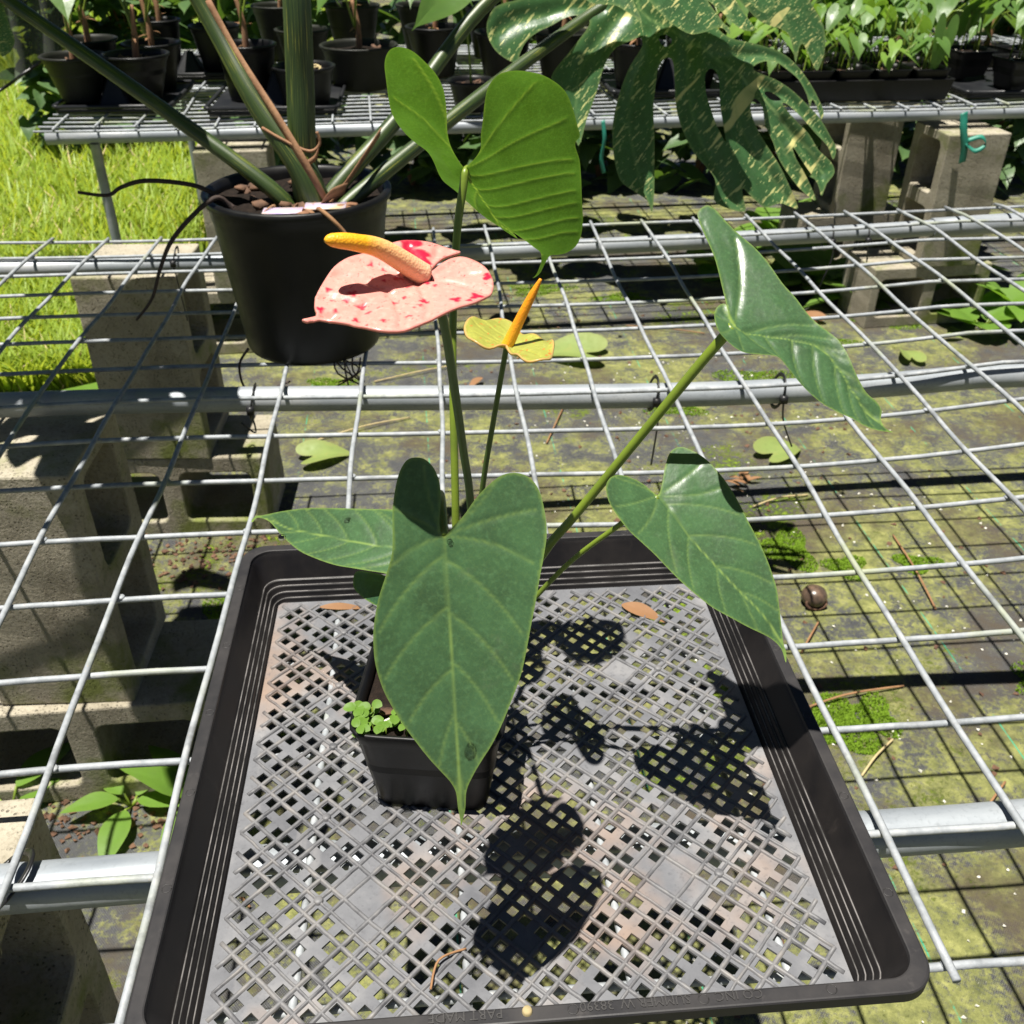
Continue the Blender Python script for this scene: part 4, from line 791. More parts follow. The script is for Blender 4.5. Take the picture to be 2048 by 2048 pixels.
# perforated floor: diagonal lattice, one square hole per quarter cell
FX0, FX1, FY0, FY1 = TX0+.282, TX1-.282, TY0+.282, TY1-.282
PP = .3285/math.sqrt(2); Q = PP/2
D1 = V3((math.cos(math.pi/4), math.sin(math.pi/4))); D2 = V3((-math.sin(math.pi/4), math.cos(math.pi/4)))
LO = V3((4.40, -14.34)); FC = LO-1.5*PP*(D1+D2)      # LO = centre of a cell crossed by two mid ribs
hd = .3285/2
RX0, RX1, RY0, RY1 = FX0+.045, FX1-.045, FY0+.045, FY1-.045
fv, ff = [], []
ftop = TZ+.022; fbot = TZ+.004
def w2(u, v): return FC+u*D1+v*D2
nn = 60
solidc = {(4, -2), (-2, 4), (10, 4), (4, 10)}
filled = {(7, -4), (7, -3), (8, -5), (9, -5), (10, -4), (10, -3), (-5, 8), (-5, 9), (-4, 7), (-3, 10), (-2, 10), (-4, 10), (8, -2), (-5, 7)}
def isolid(i, j): return (i//2, j//2) in solidc or (i, j) in filled or (i*7+j*13) % 149 == 0
for i in range(-nn, nn):
    for j in range(-nn, nn):
        c = w2((i+.5)*Q, (j+.5)*Q)
        if not (FX0-.2 < c[0] < FX1+.2 and FY0-.2 < c[1] < FY1+.2): continue
        mg = .06
        hole = (RX0+mg < c[0] < RX1-mg and RY0+mg < c[1] < RY1-mg) and not isolid(i, j)
        u0, u1, v0, v1 = i*Q, (i+1)*Q, j*Q, (j+1)*Q
        b = len(fv)
        oc = [(u0, v0), (u1, v0), (u1, v1), (u0, v1)]
        if not hole:
            for z in (ftop, fbot): fv += [(*w2(*q), z) for q in oc]
            ff += [(b, b+1, b+2, b+3), (b+7, b+6, b+5, b+4)]; continue
        ou = .07 if i % 2 else -.07; ov = .07 if j % 2 else -.07
        hu, hv = (i+.5+ou)*Q, (j+.5+ov)*Q; hs = .295*Q*rnd.uniform(.95, 1.05)
        ic = [(hu-hs, hv-hs), (hu+hs, hv-hs), (hu+hs, hv+hs), (hu-hs, hv+hs)]
        for z in (ftop, fbot): fv += [(*w2(*q), z) for q in oc+ic]
        for k in range(4):
            n_ = (k+1) % 4
            ff += [(b+k, b+n_, b+4+n_, b+4+k), (b+8+n_, b+8+k, b+12+k, b+12+n_), (b+4+k, b+4+n_, b+12+n_, b+12+k)]
import bmesh
bm = bmesh.new(); bvs = [bm.verts.new(p) for p in fv]
for q in ff: bm.faces.new([bvs[i] for i in q])
for co, no in (((FX0, 0, 0), (-1, 0, 0)), ((FX1, 0, 0), (1, 0, 0)), ((0, FY0, 0), (0, -1, 0)), ((0, FY1, 0), (0, 1, 0))):
    bmesh.ops.bisect_plane(bm, geom=bm.verts[:]+bm.edges[:]+bm.faces[:], plane_co=co, plane_no=no, clear_outer=True)
bm.verts.ensure_lookup_table(); bm.verts.index_update()
fl_v = [tuple(q.co) for q in bm.verts]; fl_f = [tuple(q.index for q in fc.verts) for fc in bm.faces]; bm.free()
floor_o = mk('perforated_floor', fl_v, fl_f, 'floor', tray, smooth=False)
# raised ribs: one on every cell line, plus a mid rib through every second cell
def rib_line(axis, off, w):
    d, p = (D1, D2) if axis == 0 else (D2, D1)
    ts = np.arange(-6, 6, .01); P = FC+ts[:, None]*d+off*p
    k = (P[:, 0] > RX0-.01) & (P[:, 0] < RX1+.01) & (P[:, 1] > RY0-.01) & (P[:, 1] < RY1+.01)
    if k.sum() < 12: return
    t0, t1 = ts[k][0], ts[k][-1]; n = max(4, int((t1-t0)/.06))
    tt = np.linspace(t0, t1, n); hz = .018 if axis else .0192
    prof = [(-w, 0), (-w*.75, hz*.8), (-w*.25, hz), (w*.25, hz), (w*.75, hz*.8), (w, 0)]
    vs = []
    for t in tt:
        jit = rnd.uniform(-.003, .003)
        for a, z in prof: q = FC+t*d+(off+a+jit)*p; vs.append((q[0], q[1], ftop-.002+z))
    k = len(prof); f = [(i*k+a, i*k+a+1, (i+1)*k+a+1, (i+1)*k+a) if axis else (i*k+a, (i+1)*k+a, (i+1)*k+a+1, i*k+a+1) for i in range(n-1) for a in range(k-1)]
    f += [tuple(range(k)), tuple((n-1)*k+a for a in range(k))]
    mk('rib', vs, f, 'rib', tray)
for axis in (0, 1):
    for k in range(-20, 30):
        rib_line(axis, k*PP, .0148)
        if k % 2: rib_line(axis, (k+.5)*PP, .0105)
for i in range(-12, 12):      # round bosses where two mid ribs cross
    for j in range(-12, 12):
        q = w2((2*i+1.5)*PP, (2*j+1.5)*PP)
        if FX0+.3 < q[0] < FX1-.3 and FY0+.3 < q[1] < FY1-.3 and (i*5+j*3) % 4 == 0:
            v, f = lathe_geo([(.001, .026), (.024, .026), (.03, .018), (.032, -.004)], (q[0], q[1], ftop), 14); mk('boss', v, f, 'rib', tray)
# debris lying in the tray
def needle(name, p0, p1, r, mat, label, cat='pine needle', arch=.03, group=None):
    p0, p1 = V3(p0), V3(p1); m_ = (p0+p1)/2+V3((rnd.uniform(-.06, .06), rnd.uniform(-.06, .06), arch))
    vs, f, uv, al = tube_geo(catmull([p0, m_, p1], 6), r, 5); o = mk(name, vs, f, mat); return tag(o, label, cat, group)
needle('pine_needle', (4.02, -14.75, .1), (3.80, -15.0, .11), .008, 'needle', 'short orange pine needle on tray floor near the drip tip', group='needles in the tray')
needle('pine_needle', (3.30, -12.62, .1), (3.36, -12.95, .13), .007, 'needle', 'thin brown needle leaning by the square pot', group='needles in the tray')
tag(simple_leaf('dry_leaf', (5.55, -11.55, .12), (.8, -.5, .1), (0, -.2, 1), .42, 'dryleaf', None, LANCE, fold=.3), 'curled brown dry leaf in the tray corner under the right leaf', 'dry leaf')
tag(simple_leaf('dry_leaf', (2.85, -11.38, .12), (1, .02, .05), (0, -.3, 1), .42, 'dryleaf', None, LANCE, width=.5, fold=.2), 'narrow tan dry leaf strip at the back edge of the tray floor', 'dry leaf')

# ------------------------------------------------------------------ monstera in the large pot
MC = (2.28, -5.34, .06)
mpot = round_pot(MC, 1.15, .92, 2.12, 'large round black nursery pot holding the monstera on the wire bench', nchip=22, lip=.10, sl=.93)
mn = thing('monstera_plant', (2.4, -5.5, 1.85), 'variegated monstera with thick petioles and cream speckled split leaves in the large pot', 'plant')
def mp_(P, r, name='petiole'): return tube(name, P, r, 'mpetiole', mn, 16, 8)
mp_([(2.35, -5.65, 1.75), (1.99, -5.7, 2.28), (.6, -5.2, 3.23), (-.89, -4.6, 4.17), (-1.4, -4.4, 4.5)], [.14, .10, .088, .08, .07])
mp_([(2.6, -5.75, 1.7), (2.46, -5.8, 2.45), (1.92, -5.5, 3.27), (1.35, -5.0, 4.29), (.8, -5.0, 5.4), (.25, -5.4, 6.1)], [.22, .16, .115, .105, .09])
mp_([(2.45, -5.6, 1.7), (2.44, -5.68, 2.61), (2.5, -5.62, 3.5), (2.56, -5.55, 4.6), (2.5, -4.9, 6.3), (2.3, -4.2, 7.0)], [.19, .17, .165, .15, .12])
mp_([(2.55, -5.75, 1.7), (2.73, -5.7, 2.17), (3.64, -5.0, 2.97), (4.74, -4.0, 4.06), (6.0, -3.6, 4.9), (6.67, -3.6, 5.18)], [.14, .11, .095, .09, .07])
mp_([(2.65, -5.8, 1.7), (2.95, -5.7, 2.08), (4.64, -4.4, 3.03), (6.2, -3.2, 3.82), (6.9, -2.95, 4.15), (7.03, -3.0, 4.21)], [.13, .10, .09, .08, .06])
# dried sheaths
ribbon('dry_sheath', [(2.75, -5.9, 1.95), (2.55, -5.98, 2.5), (2.2, -5.75, 3.1), (1.75, -5.35, 3.75), (1.45, -5.1, 4.3)], .14, 'husk', mn, (.8, -.5, .3))
ribbon('dry_sheath', [(2.55, -6.0, 2.0), (2.75, -6.02, 2.25), (2.95, -5.9, 2.3)], .2, 'husk', mn, (.3, -.3, .8))
ribbon('dry_sheath', [(2.6, -5.95, 1.95), (3.0, -5.8, 2.4), (3.4, -5.35, 2.85)], .12, 'husk', mn, (.2, -.2, .9))
tube('tendril', [(2.0, -5.75, 3.0), (2.3, -5.85, 2.85), (2.55, -5.88, 2.75), (2.68, -5.86, 2.83), (2.66, -5.86, 2.97)], .02, 'husk', mn, 6, 6)
ribbon('dry_sheath', [(2.38, -5.86, 2.66), (2.5, -5.92, 2.62), (2.63, -5.9, 2.7), (2.68, -5.86, 2.86)], .07, 'husk', mn, (0, 0, 1))
for k in range(14):
    a = rnd.uniform(-2.6, .6); q = rnd.uniform(.15, .55)
    ribbon('sheath_scrap', [(2.5+q*math.cos(a), -5.75+q*math.sin(a), 2.02), (2.5+1.15*q*math.cos(a)+.05, -5.75+1.15*q*math.sin(a), 2.16), (2.5+1.5*q*math.cos(a+.2), -5.75+1.3*q*math.sin(a+.3), 2.13)], rnd.uniform(.05, .12), 'husk', mn, dirv(rnd.uniform(0, 6), .3))
tube('aerial_root', [(1.5, -5.6, 2.0), (1.22, -5.6, 2.22), (.94, -5.6, 2.32), (.49, -5.7, 2.39), (.2, -5.75, 2.33), (.03, -5.8, 2.25), (-.28, -5.9, 2.32)], [.035, .03, .03, .024, .02], 'root', mn, 7, 6)
tube('aerial_root', [(1.55, -5.95, 2.05), (1.42, -6.0, 2.25), (1.21, -6.2, 2.18), (.84, -6.3, 1.84), (.62, -6.3, 1.47), (.45, -6.3, 1.1), (.2, -6.3, .82)], [.035, .03, .028, .022, .016], 'root', mn, 7, 6)
tube('aerial_root', [(2.6, -6.1, 2.1), (2.66, -6.4, 2.2), (2.8, -6.52, 2.12), (2.95, -6.55, 1.95), (3.02, -6.56, 1.78)], [.03, .026, .02], 'needle', mn, 7, 6)
tube('hanging_root', [(1.5, -6.1, .3), (1.36, -6.15, .1), (1.36, -6.15, -.2), (1.5, -6.2, -.32), (2.0, -6.2, -.15)], [.02, .016, .014], 'root', mn, 5, 5)
for k in range(7): tube('hanging_root', [(2.6+.1*k*rnd.random(), -6.1, .12), (2.65+.05*k, -6.15+rnd.uniform(-.1, .1), -.05), (2.5+rnd.uniform(0, .5), -6.15, -.2-rnd.random()*.1)], .012, 'root', mn, 4, 3)
tg = mk('plant_tag', *join_geo([box_geo(1.95, 2.55, -6.32, -6.08, 2.12, 2.14), box_geo(2.45, 2.95, -6.25, -5.98, 2.145, 2.165)]), 'mauve'); tag(tg, 'pale mauve flat tags lying on the soil of the large pot', 'plant tag')
m1 = leaf_obj('leaf', LEAF['monstera'], 'monstera', mn, sp=.010, nlat=6, basal=False, relief=.016, wob=.010, smooth_n=3, vw=.0045, vsig=.035); m1['label'] = 'large split leaf flecked with cream'
m2 = leaf_obj('leaf', LEAF['monstera_b'], 'monstera', mn, sp=.022, nlat=4, basal=False, relief=.004, smooth_n=3)
m3 = leaf_obj('leaf', LEAF['monstera_c'], 'monstera', mn, sp=.025, nlat=4, basal=False, relief=.004, smooth_n=3)
def relocate(src, J, ex, ez, k, prm=None):
    d = dict(LEAF[src]); d['J'] = J; ex = V3(ex)/np.linalg.norm(ex); ez = V3(ez)-ex*(V3(ez)@ex); ez /= np.linalg.norm(ez); d['ex'], d['ez'] = ex, ez
    for q in ('out', 'mid'): d[q] = [(a*k, b*k) for a, b in d[q]]
    d['holes'] = [[(a*k, b*k) for a, b in h] for h in d['holes']]; d['L'] = d['L']*k
    if prm: d['prm'] = prm
    return d
leaf_obj('leaf', relocate('monstera', (.25, -5.4, 6.1), (-.2, -.97, -.12), (0, -.1, 1), 1.3), 'monstera', mn, sp=.03, nlat=5, basal=False, relief=.004, smooth_n=2)
mp_([(1.05, -4.95, 4.78), (.55, -4.75, 5.6), (-.4, -4.6, 6.5), (-1.3, -4.6, 6.9)], [.085, .08, .075, .06])  # stalk added out of view to carry the extra leaf
leaf_obj('leaf', relocate('monstera', (-1.3, -4.6, 6.9), (.05, -.98, -.15), (0, -.1, 1), 1.1), 'monstera', mn, sp=.03, nlat=5, basal=False, relief=.004, smooth_n=2)  # unseen extra leaf, added to deepen the shade on the wires
leaf_obj('leaf', relocate('monstera', (2.3, -4.2, 7.0), (.3, 1, -.25), (0, .2, 1), .95), 'monstera', mn, sp=.03, nlat=5, basal=False, relief=.004, smooth_n=2)
leaf_obj('leaf', relocate('monstera_c', (-1.42, -4.4, 4.52), (.12, -.25, -1), (.3, -1, .2), .40), 'monstera', mn, sp=.04, nlat=4, basal=False, relief=.004, smooth_n=3)

# ------------------------------------------------------------------ pots and plants on the far bench
ORD = ['first', 'second', 'third', 'fourth', 'fifth', 'sixth', 'seventh', 'eighth', 'ninth', 'tenth', 'eleventh', 'twelfth', 'thirteenth', 'fourteenth']
def cane_plant(c, h, label, group, nleaf=3, seed=0, lean=0, big=1.0, low=False, sm='seedling_dark'):
    r_ = random.Random(seed); t = thing('bench_plant', c, label, 'plant', group)
    x, y, z = c
    tube('cane', [(x, y, z-.05), (x+.05+lean*.3, y, z+h*.35), (x+lean, y+.05, z+h*.7)], [.10, .08, .05], 'husk', t, 7, 4)
    for k in range(5):
        a = r_.uniform(0, 6.28); q = r_.uniform(.1, .3)
        simple_leaf('dry_scale', (x+q*.3*math.cos(a), y+q*.3*math.sin(a), z+.05+r_.random()*h*.4), dirv(a, r_.uniform(-.4, .6)), (0, 0, 1), r_.uniform(.2, .4), 'dryleaf', t, LANCE, fold=.4, width=.8, n=1)
    for k in range(nleaf):
        a = r_.uniform(0, 6.28); d = dirv(a, 0); rr = r_.uniform(.4, 1.1)*big; hh = h*(r_.uniform(1.1, 1.7) if not low else r_.uniform(.5, 1.2))
        top = V3((x+lean, y, z))+d*rr+V3((0, 0, hh))
        tube('stalk', [(x+lean*.6, y, z+h*.3), V3((x+lean*.9, y, z+h*.7))+d*rr*.35, top], [.04, .03, .025], 'petiole', t, 6, 4)
        simple_leaf('leaf', top, d*.8+V3((0, 0, -.45)), d*.3+V3((0, 0, 1)), r_.uniform(.9, 1.5)*big, sm, t, HEART, fold=.15)
    return t
def carrier(x0, x1, y0, y1, label, posts=((.5, .5),), ph=.7):
    t = thing('pot_carrier', ((x0+x1)/2, (y0+y1)/2, .06), label, 'pot carrier', 'black pot carriers on the far bench')
    parts = [box_geo(x0+.05, x1-.05, y0+.05, y1-.05, .06, .20)]
    v, f = join_geo(parts); b_ = mk('base', v, f, 'carrier', t, smooth=False); b_.modifiers.new('bev', 'BEVEL').width = .004
    P = [(x0+.12, y0, .24), (x1-.12, y0, .24), (x1, y0+.12, .24), (x1, y1-.12, .24), (x1-.12, y1, .24), (x0+.12, y1, .24), (x0, y1-.12, .24), (x0, y0+.12, .24), (x0+.12, y0, .24)]
    vs, f, uv, al = tube_geo(V3(P), .055, 6); mk('rim', vs, f, 'carrier', t)
    for px, py in posts:
        cx, cy = x0+(x1-x0)*px, y0+(y1-y0)*py
        v = [(cx-.42, cy-.42, .2), (cx+.42, cy-.42, .2), (cx+.42, cy+.42, .2), (cx-.42, cy+.42, .2), (cx-.10, cy-.06, .2+ph), (cx+.10, cy-.06, .2+ph), (cx+.10, cy+.06, .2+ph), (cx-.10, cy+.06, .2+ph)]
        o = mk('post', v, [(0, 1, 5, 4), (1, 2, 6, 5), (2, 3, 7, 6), (3, 0, 4, 7), (4, 5, 6, 7)], 'carrier', t, smooth=False); o.modifiers.new('bev', 'BEVEL').width = .005
    return t
carrier(-5.95, -2.9, 10.05, 13.6, 'black pot carrier under four pots at the lawn end of the far bench', ((.5, .2),), .75)
carrier(-1.9, 1.6, 9.6, 13.2, 'black pot carrier behind the monstera petioles', ((.52, .3),), .8)
carrier(-5.2, -1.6, 14.8, 18.4, 'grey lit pot carrier in the second row of the far bench', ((.5, .25),), .6)
carrier(9.3, 12.9, 11.2, 14.6, 'pot carrier seen through the slits of the monstera leaf', ((.5, .3),), .8)
carrier(19.55, 23.2, 10.55, 14.2, 'shiny black pot carrier holding square pots beside the seedling tray', ((.3, .6),), .5)
PL = [((-5.42, 10.95), .80, .5, 1.20, 'round black pot at the very end of the far bench, bark and cane inside'), ((-3.78, 10.95), .84, .52, 1.22, 'round black pot with rusty cane beside the end pot'),
      ((-3.75, 12.7), .78, .5, 1.25, 'round black pot in the carrier behind the rusty cane pot'), ((-5.5, 12.8), .76, .5, 1.35, 'round black pot in the carrier behind the end pot'),
      ((-.85, 11.1), .77, .6, 1.42, 'tall round black pot on pale rim directly left of the upright monstera petiole'), ((.72, 10.35), .80, .62, .98, 'low wide black pot with curled roots right of the upright monstera petiole'),
      ((2.05, 13.4), 1.1, .85, 1.2, 'wide black pot with orange bark chips behind the low pot'), ((-4.2, 16.0), .6, .45, 1.45, 'narrow black pot standing in the second row carrier'),
      ((-2.5, 15.8), .75, .5, 1.3, 'black pot in second row carrier beside the narrow pot'), ((.2, 15.6), .8, .55, 1.35, 'black pot behind the tall pot on the far bench'),
      ((4.3, 15.2), .85, .6, 1.45, 'black pot behind the bright young anthurium leaf'), ((6.4, 14.3), .85, .6, 1.4, 'black pot behind the monstera petioles on the far bench'),
      ((8.2, 14.2), .85, .6, 1.4, 'black pot behind the first finger of the monstera leaf'), ((10.1, 12.1), .75, .55, 1.25, 'black pot in carrier seen through monstera slits'), ((11.9, 12.3), .75, .55, 1.25, 'black pot with bark seen through monstera holes'),
      ((4.0, 18.6), .9, .6, 1.7, 'black pot in the back row of the far bench'), ((6.3, 18.6), .9, .6, 1.7, 'black pot in the back row of the far bench'), ((8.6, 18.8), .9, .6, 1.7, 'black pot in the back row of the far bench'), ((1.6, 18.5), .9, .6, 1.7, 'black pot in the back row of the far bench'), ((10.9, 18.8), .9, .6, 1.7, 'black pot in the back row of the far bench'), ((13.2, 19), .9, .6, 1.7, 'black pot in the back row of the far bench'), ((-.8, 18.6), .9, .6, 1.7, 'black pot in the back row of the far bench')]
PLL = ['cane plant in the very end pot of the far bench', 'rusty cane plant in the pot beside the end pot', 'cane plant in the pot behind the rusty cane', 'cane plant in the carrier pot behind the end pot', 'brown stemmed plant in the tall pot left of the upright petiole', None, 'plant with pale stalks in the wide bark pot', 'plant in the narrow second row pot', 'plant in the second row pot beside the narrow pot', 'plant in pot behind the tall pot', 'plant in the pot behind the bright young leaf', 'plant in the pot behind the monstera petioles', 'plant in the pot behind the first monstera finger', 'plant seen through monstera slits', 'plant seen through monstera holes']
for i, ((x, y), rt, rb, h, lab) in enumerate(PL):
    z0 = .2 if (x < -2.2 or 9 < x < 13 and y < 15 or -1.9 < x < 1.6 and y < 13) else .06
    br = lab.endswith('back row of the far bench')
    if br: k_ = sorted(q[0][0] for q in PL if q[4].endswith('back row of the far bench')).index(x); lab = 'black pot in the back row of the far bench, %s from the lawn' % ORD[k_]
    grp = 'back row pots' if br or lab.endswith('back row of the far bench') else 'pots on the far bench'
    round_pot((x, y, z0), rt, rb, h, lab, grp, 'pot' if i % 3 else 'pot_green', nchip=9 if i in (0, 1, 6, 4) else 4)
    if i != 5:
        pl = PLL[i] if i < len(PLL) else 'leafy plant in the %s back row pot from the lawn' % ORD[k_]
        cane_plant((x, y, z0+h*.85), 1.9 if y < 15 else 1.6, pl, 'plants in the back row' if i >= len(PLL) else 'plants on the far bench', nleaf=3 if y < 15 else 5, seed=i, lean=rnd.uniform(-.15, .15), low=y > 17)
for k in range(6):
    a = k*1.1; tube('curled_root', [(.72+.5*math.cos(a), 10.35+.5*math.sin(a), 1.02), (.72+.45*math.cos(a+.8), 10.35+.45*math.sin(a+.8), 1.12), (.72+.2*math.cos(a+1.8), 10.35+.3*math.sin(a+1.8), 1.03)], .03, 'straw').update_tag()
for o in [o for o in bpy.data.objects if o.name.startswith('curled_root')]: tag(o, 'pale curled root lying in the low wide pot', 'root', 'curled roots in the low pot')
# bright leaf hanging into the top of the picture from the far bench
bl = thing('bench_plant', (5.2, 9.6, .06), 'plant with one bright hanging heart leaf at the far bench edge', 'plant', 'plants on the far bench')
tube('stalk', [(5.2, 9.6, .2), (5.1, 9.5, 2.0), (4.75, 9.2, 3.1)], .035, 'petiole', bl, 6, 5)
simple_leaf('leaf', (4.75, 9.2, 3.1), (-.75, -.1, -.55), (.1, -.8, .6), 1.35, 'seedling', bl, HEART, fold=.15)
round_pot((5.2, 9.9, .06), .6, .45, .8, 'small black pot of the bright hanging leaf plant', 'pots on the far bench')
# dense green plants behind the far bench
for k in range(9):
    x = -1+k*4.3+rnd.uniform(-.6, .6); y = 26+rnd.uniform(-1, 2)
    t = thing('shrub', (x, y, GZ), 'dense leafy shrub behind the far bench, %s from the lawn' % ORD[k], 'shrub', 'shrubs behind the far bench')
    vs, fs, uvs, ve, ed = [], [], [], [], []
    for q in range(330):
        a = rnd.uniform(0, 6.28); rr = 2.6*math.sqrt(rnd.random()); zz = rnd.uniform(.5, 9.5); ctr = (x+rr*math.cos(a), y+rr*math.sin(a), GZ+zz)
        X, f, uv, v1, e1 = simple_leaf_geo(ctr, dirv(rnd.uniform(0, 6.28), rnd.uniform(-.7, .3)), (rnd.uniform(-.5, .5), rnd.uniform(-.7, .3), 1), rnd.uniform(.7, 1.5), HEART, n=1)
        b = len(vs); vs += list(X); fs += [tuple(i+b for i in p_) for p_ in f]; uvs += list(uv); ve += list(v1); ed += list(e1)
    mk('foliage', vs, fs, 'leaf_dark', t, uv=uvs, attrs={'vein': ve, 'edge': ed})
    for q in range(4): tube('stem', [(x, y, GZ), (x+rnd.uniform(-.8, .8), y, GZ+3), (x+rnd.uniform(-1.8, 1.8), y+rnd.uniform(-1, 1), GZ+7.5)], [.12, .08, .04], 'husk', t, 6, 3)
for k in range(4):
    x = -13+k*3.1; y = 33+rnd.uniform(-2, 2); t = thing('shrub', (x, y, GZ), 'leafy shrub on the lawn, %s from the far bench' % ORD[3-k], 'shrub', 'shrubs on the lawn'); vs, fs, uvs, ve, ed = [], [], [], [], []
    for q in range(300):
        a = rnd.uniform(0, 6.28); rr = 2.2*math.sqrt(rnd.random()); ctr = (x+rr*math.cos(a), y+rr*math.sin(a), GZ+rnd.uniform(.4, 8.5))
        X, f, uv, v1, e1 = simple_leaf_geo(ctr, dirv(rnd.uniform(0, 6.28), rnd.uniform(-.7, .3)), (rnd.uniform(-.5, .5), rnd.uniform(-.7, .3), 1), rnd.uniform(.7, 1.5), HEART, n=1)
        b = len(vs); vs += list(X); fs += [tuple(i+b for i in p_) for p_ in f]; uvs += list(uv); ve += list(v1); ed += list(e1)
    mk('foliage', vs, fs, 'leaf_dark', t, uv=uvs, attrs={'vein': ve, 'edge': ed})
    for q in range(3): tube('stem', [(x, y, GZ), (x+rnd.uniform(-.6, .6), y, GZ+3), (x+rnd.uniform(-1.5, 1.5), y+rnd.uniform(-1, 1), GZ+7)], [.12, .08, .04], 'husk', t, 6, 3)
# --- tray of square seedling pots
st = thing('seedling_tray', (16.0, 11.8, .06), 'long black flat tray packed with square seedling pots on the far bench', 'tray')
def ringbox(x0, x1, y0, y1, z0, z1, ins, th):
    a = [(x0+ins, y0+ins, z0), (x1-ins, y0+ins, z0), (x1-ins, y1-ins, z0), (x0+ins, y1-ins, z0)]; b = [(x0, y0, z1), (x1, y0, z1), (x1, y1, z1), (x0, y1, z1)]
    c = [(x0+th, y0+th, z1), (x1-th, y0+th, z1), (x1-th, y1-th, z1), (x0+th, y1-th, z1)]; d = [(x0+ins+th, y0+ins+th, z0+.03), (x1-ins-th, y0+ins+th, z0+.03), (x1-ins-th, y1-ins-th, z0+.03), (x0+ins+th, y1-ins-th, z0+.03)]
    f = [(0, 3, 2, 1)]
    for q in range(3):
        for k in range(4): f.append((q*4+k, q*4+(k+1) % 4, q*4+4+(k+1) % 4, q*4+4+k))
    return a+b+c+d, f+[(12, 13, 14, 15)]
v, f = ringbox(13.1, 18.95, 10.25, 13.6, .06, .66, .12, .05); v = rotz_pts(v, (16, 11.8), .03)
o = mk('tray_body', v, f, 'pot', st, smooth=False); o.modifiers.new('bev', 'BEVEL').width = .004
def clump(c, n, seed, label, group, hmin=.5, hmax=1.6, lmin=.35, lmax=.8, mat='seedling'):
    r_ = random.Random(seed); t = thing('seedling_plant', c, label, 'plant', group); x, y, z = c
    for k in range(n):
        a = r_.uniform(0, 6.28); d = dirv(a, 0); p0 = V3((x+r_.uniform(-.3, .3), y+r_.uniform(-.3, .3), z)); hh = r_.uniform(hmin, hmax)
        top = p0+d*r_.uniform(.1, .55)+V3((0, 0, hh))
        tube('stalk', [p0, p0+d*.08+V3((0, 0, hh*.6)), top], [.022, .018, .014], 'petiole', t, 5, 3)
        simple_leaf('leaf', top, d*.9+V3((0, -.1, -.35-.5*r_.random())), d*.3+V3((0, -.25, 1)), r_.uniform(lmin, lmax)*r_.choice((.6, 1, 1, 1.25)), r_.choice(('seedling', 'seedling', 'seedling_dark', 'seedling_dark', 'seedling_lime')), t, HEART, fold=r_.uniform(0, .3), width=r_.uniform(.65, 1.05), n=2)
    return t
ORD = ['first', 'second', 'third', 'fourth', 'fifth', 'sixth', 'seventh', 'eighth', 'ninth', 'tenth', 'eleventh', 'twelfth', 'thirteenth', 'fourteenth']
ROW = ['front', 'middle', 'back']
kk = 0
for row, y in enumerate((10.85, 11.95, 13.0)):
    for col_ in range(5):
        x = 13.75+col_*1.14+.03*row
        square_pot((x, y+.03*(x-16), .1), .52, .42, .80, .03, 'square seedling pot, %s row of the long tray, %s from the shiny carrier' % (ROW[row], ORD[4-col_]), 'square pots in the seedling tray', nchip=2, perl=6 if row == 0 else 2)
        clump((x, y+.03*(x-16), .80), 9 if row == 0 else 8, 100+kk, 'heart leaf seedling clump, %s row of the long tray, %s from the shiny carrier' % (ROW[row], ORD[4-col_]), 'seedlings in the long tray', .4+.25*row, 1.1+.5*row, .3, .62+.12*row); kk += 1
big = thing('seedling_plant', (18.2, 10.6, .8), 'seedling with one long hanging arrow shaped leaf at the corner of the long tray', 'plant')
tube('stalk', [(18.2, 10.9, .8), (18.3, 10.75, 1.6), (18.42, 10.5, 1.95)], .025, 'petiole', big, 6, 5)
simple_leaf('leaf', (18.42, 10.45, 1.9), (-.12, -.2, -1), (.1, -1, .25), 1.25, 'seedling', big, HEART, fold=.15, width=.62)
for i, (x, y, lab) in enumerate(((21.3, 11.2, 'square black pot with pale grit in the shiny carrier'), (20.5, 12.9, 'square pot in the shiny carrier behind the seedling tray corner'), (22.3, 12.9, 'square pot at the far corner of the shiny carrier'))):
    square_pot((x, y, .22), .62, .46, .85, .1, lab, 'square pots in the shiny carrier', nchip=2, perl=10)
    clump((x, y, 1.0), 6, 300+i, ['sparse young plant in the square grit pot', 'young plant in the carrier pot behind the tray corner', 'dark stemmed young plant at the far corner of the carrier'][i], 'plants in the shiny carrier', 1.0, 2.3, .6, 1.0)
for i in range(7):
    x = 13.4+i*1.5; cane_plant((x, 15.4+.4*(i % 2), .7), 1.5, 'leafy plant crowding behind the seedling tray, %s from the monstera leaf' % ORD[i], 'plants behind the seedling tray', nleaf=7, seed=400+i, low=True, big=.9)
    round_pot((x, 15.4+.4*(i % 2), .06), .65, .5, .8, 'black pot crowded behind the seedling tray, %s from the monstera leaf' % ORD[i], 'pots behind the seedling tray', nchip=2)
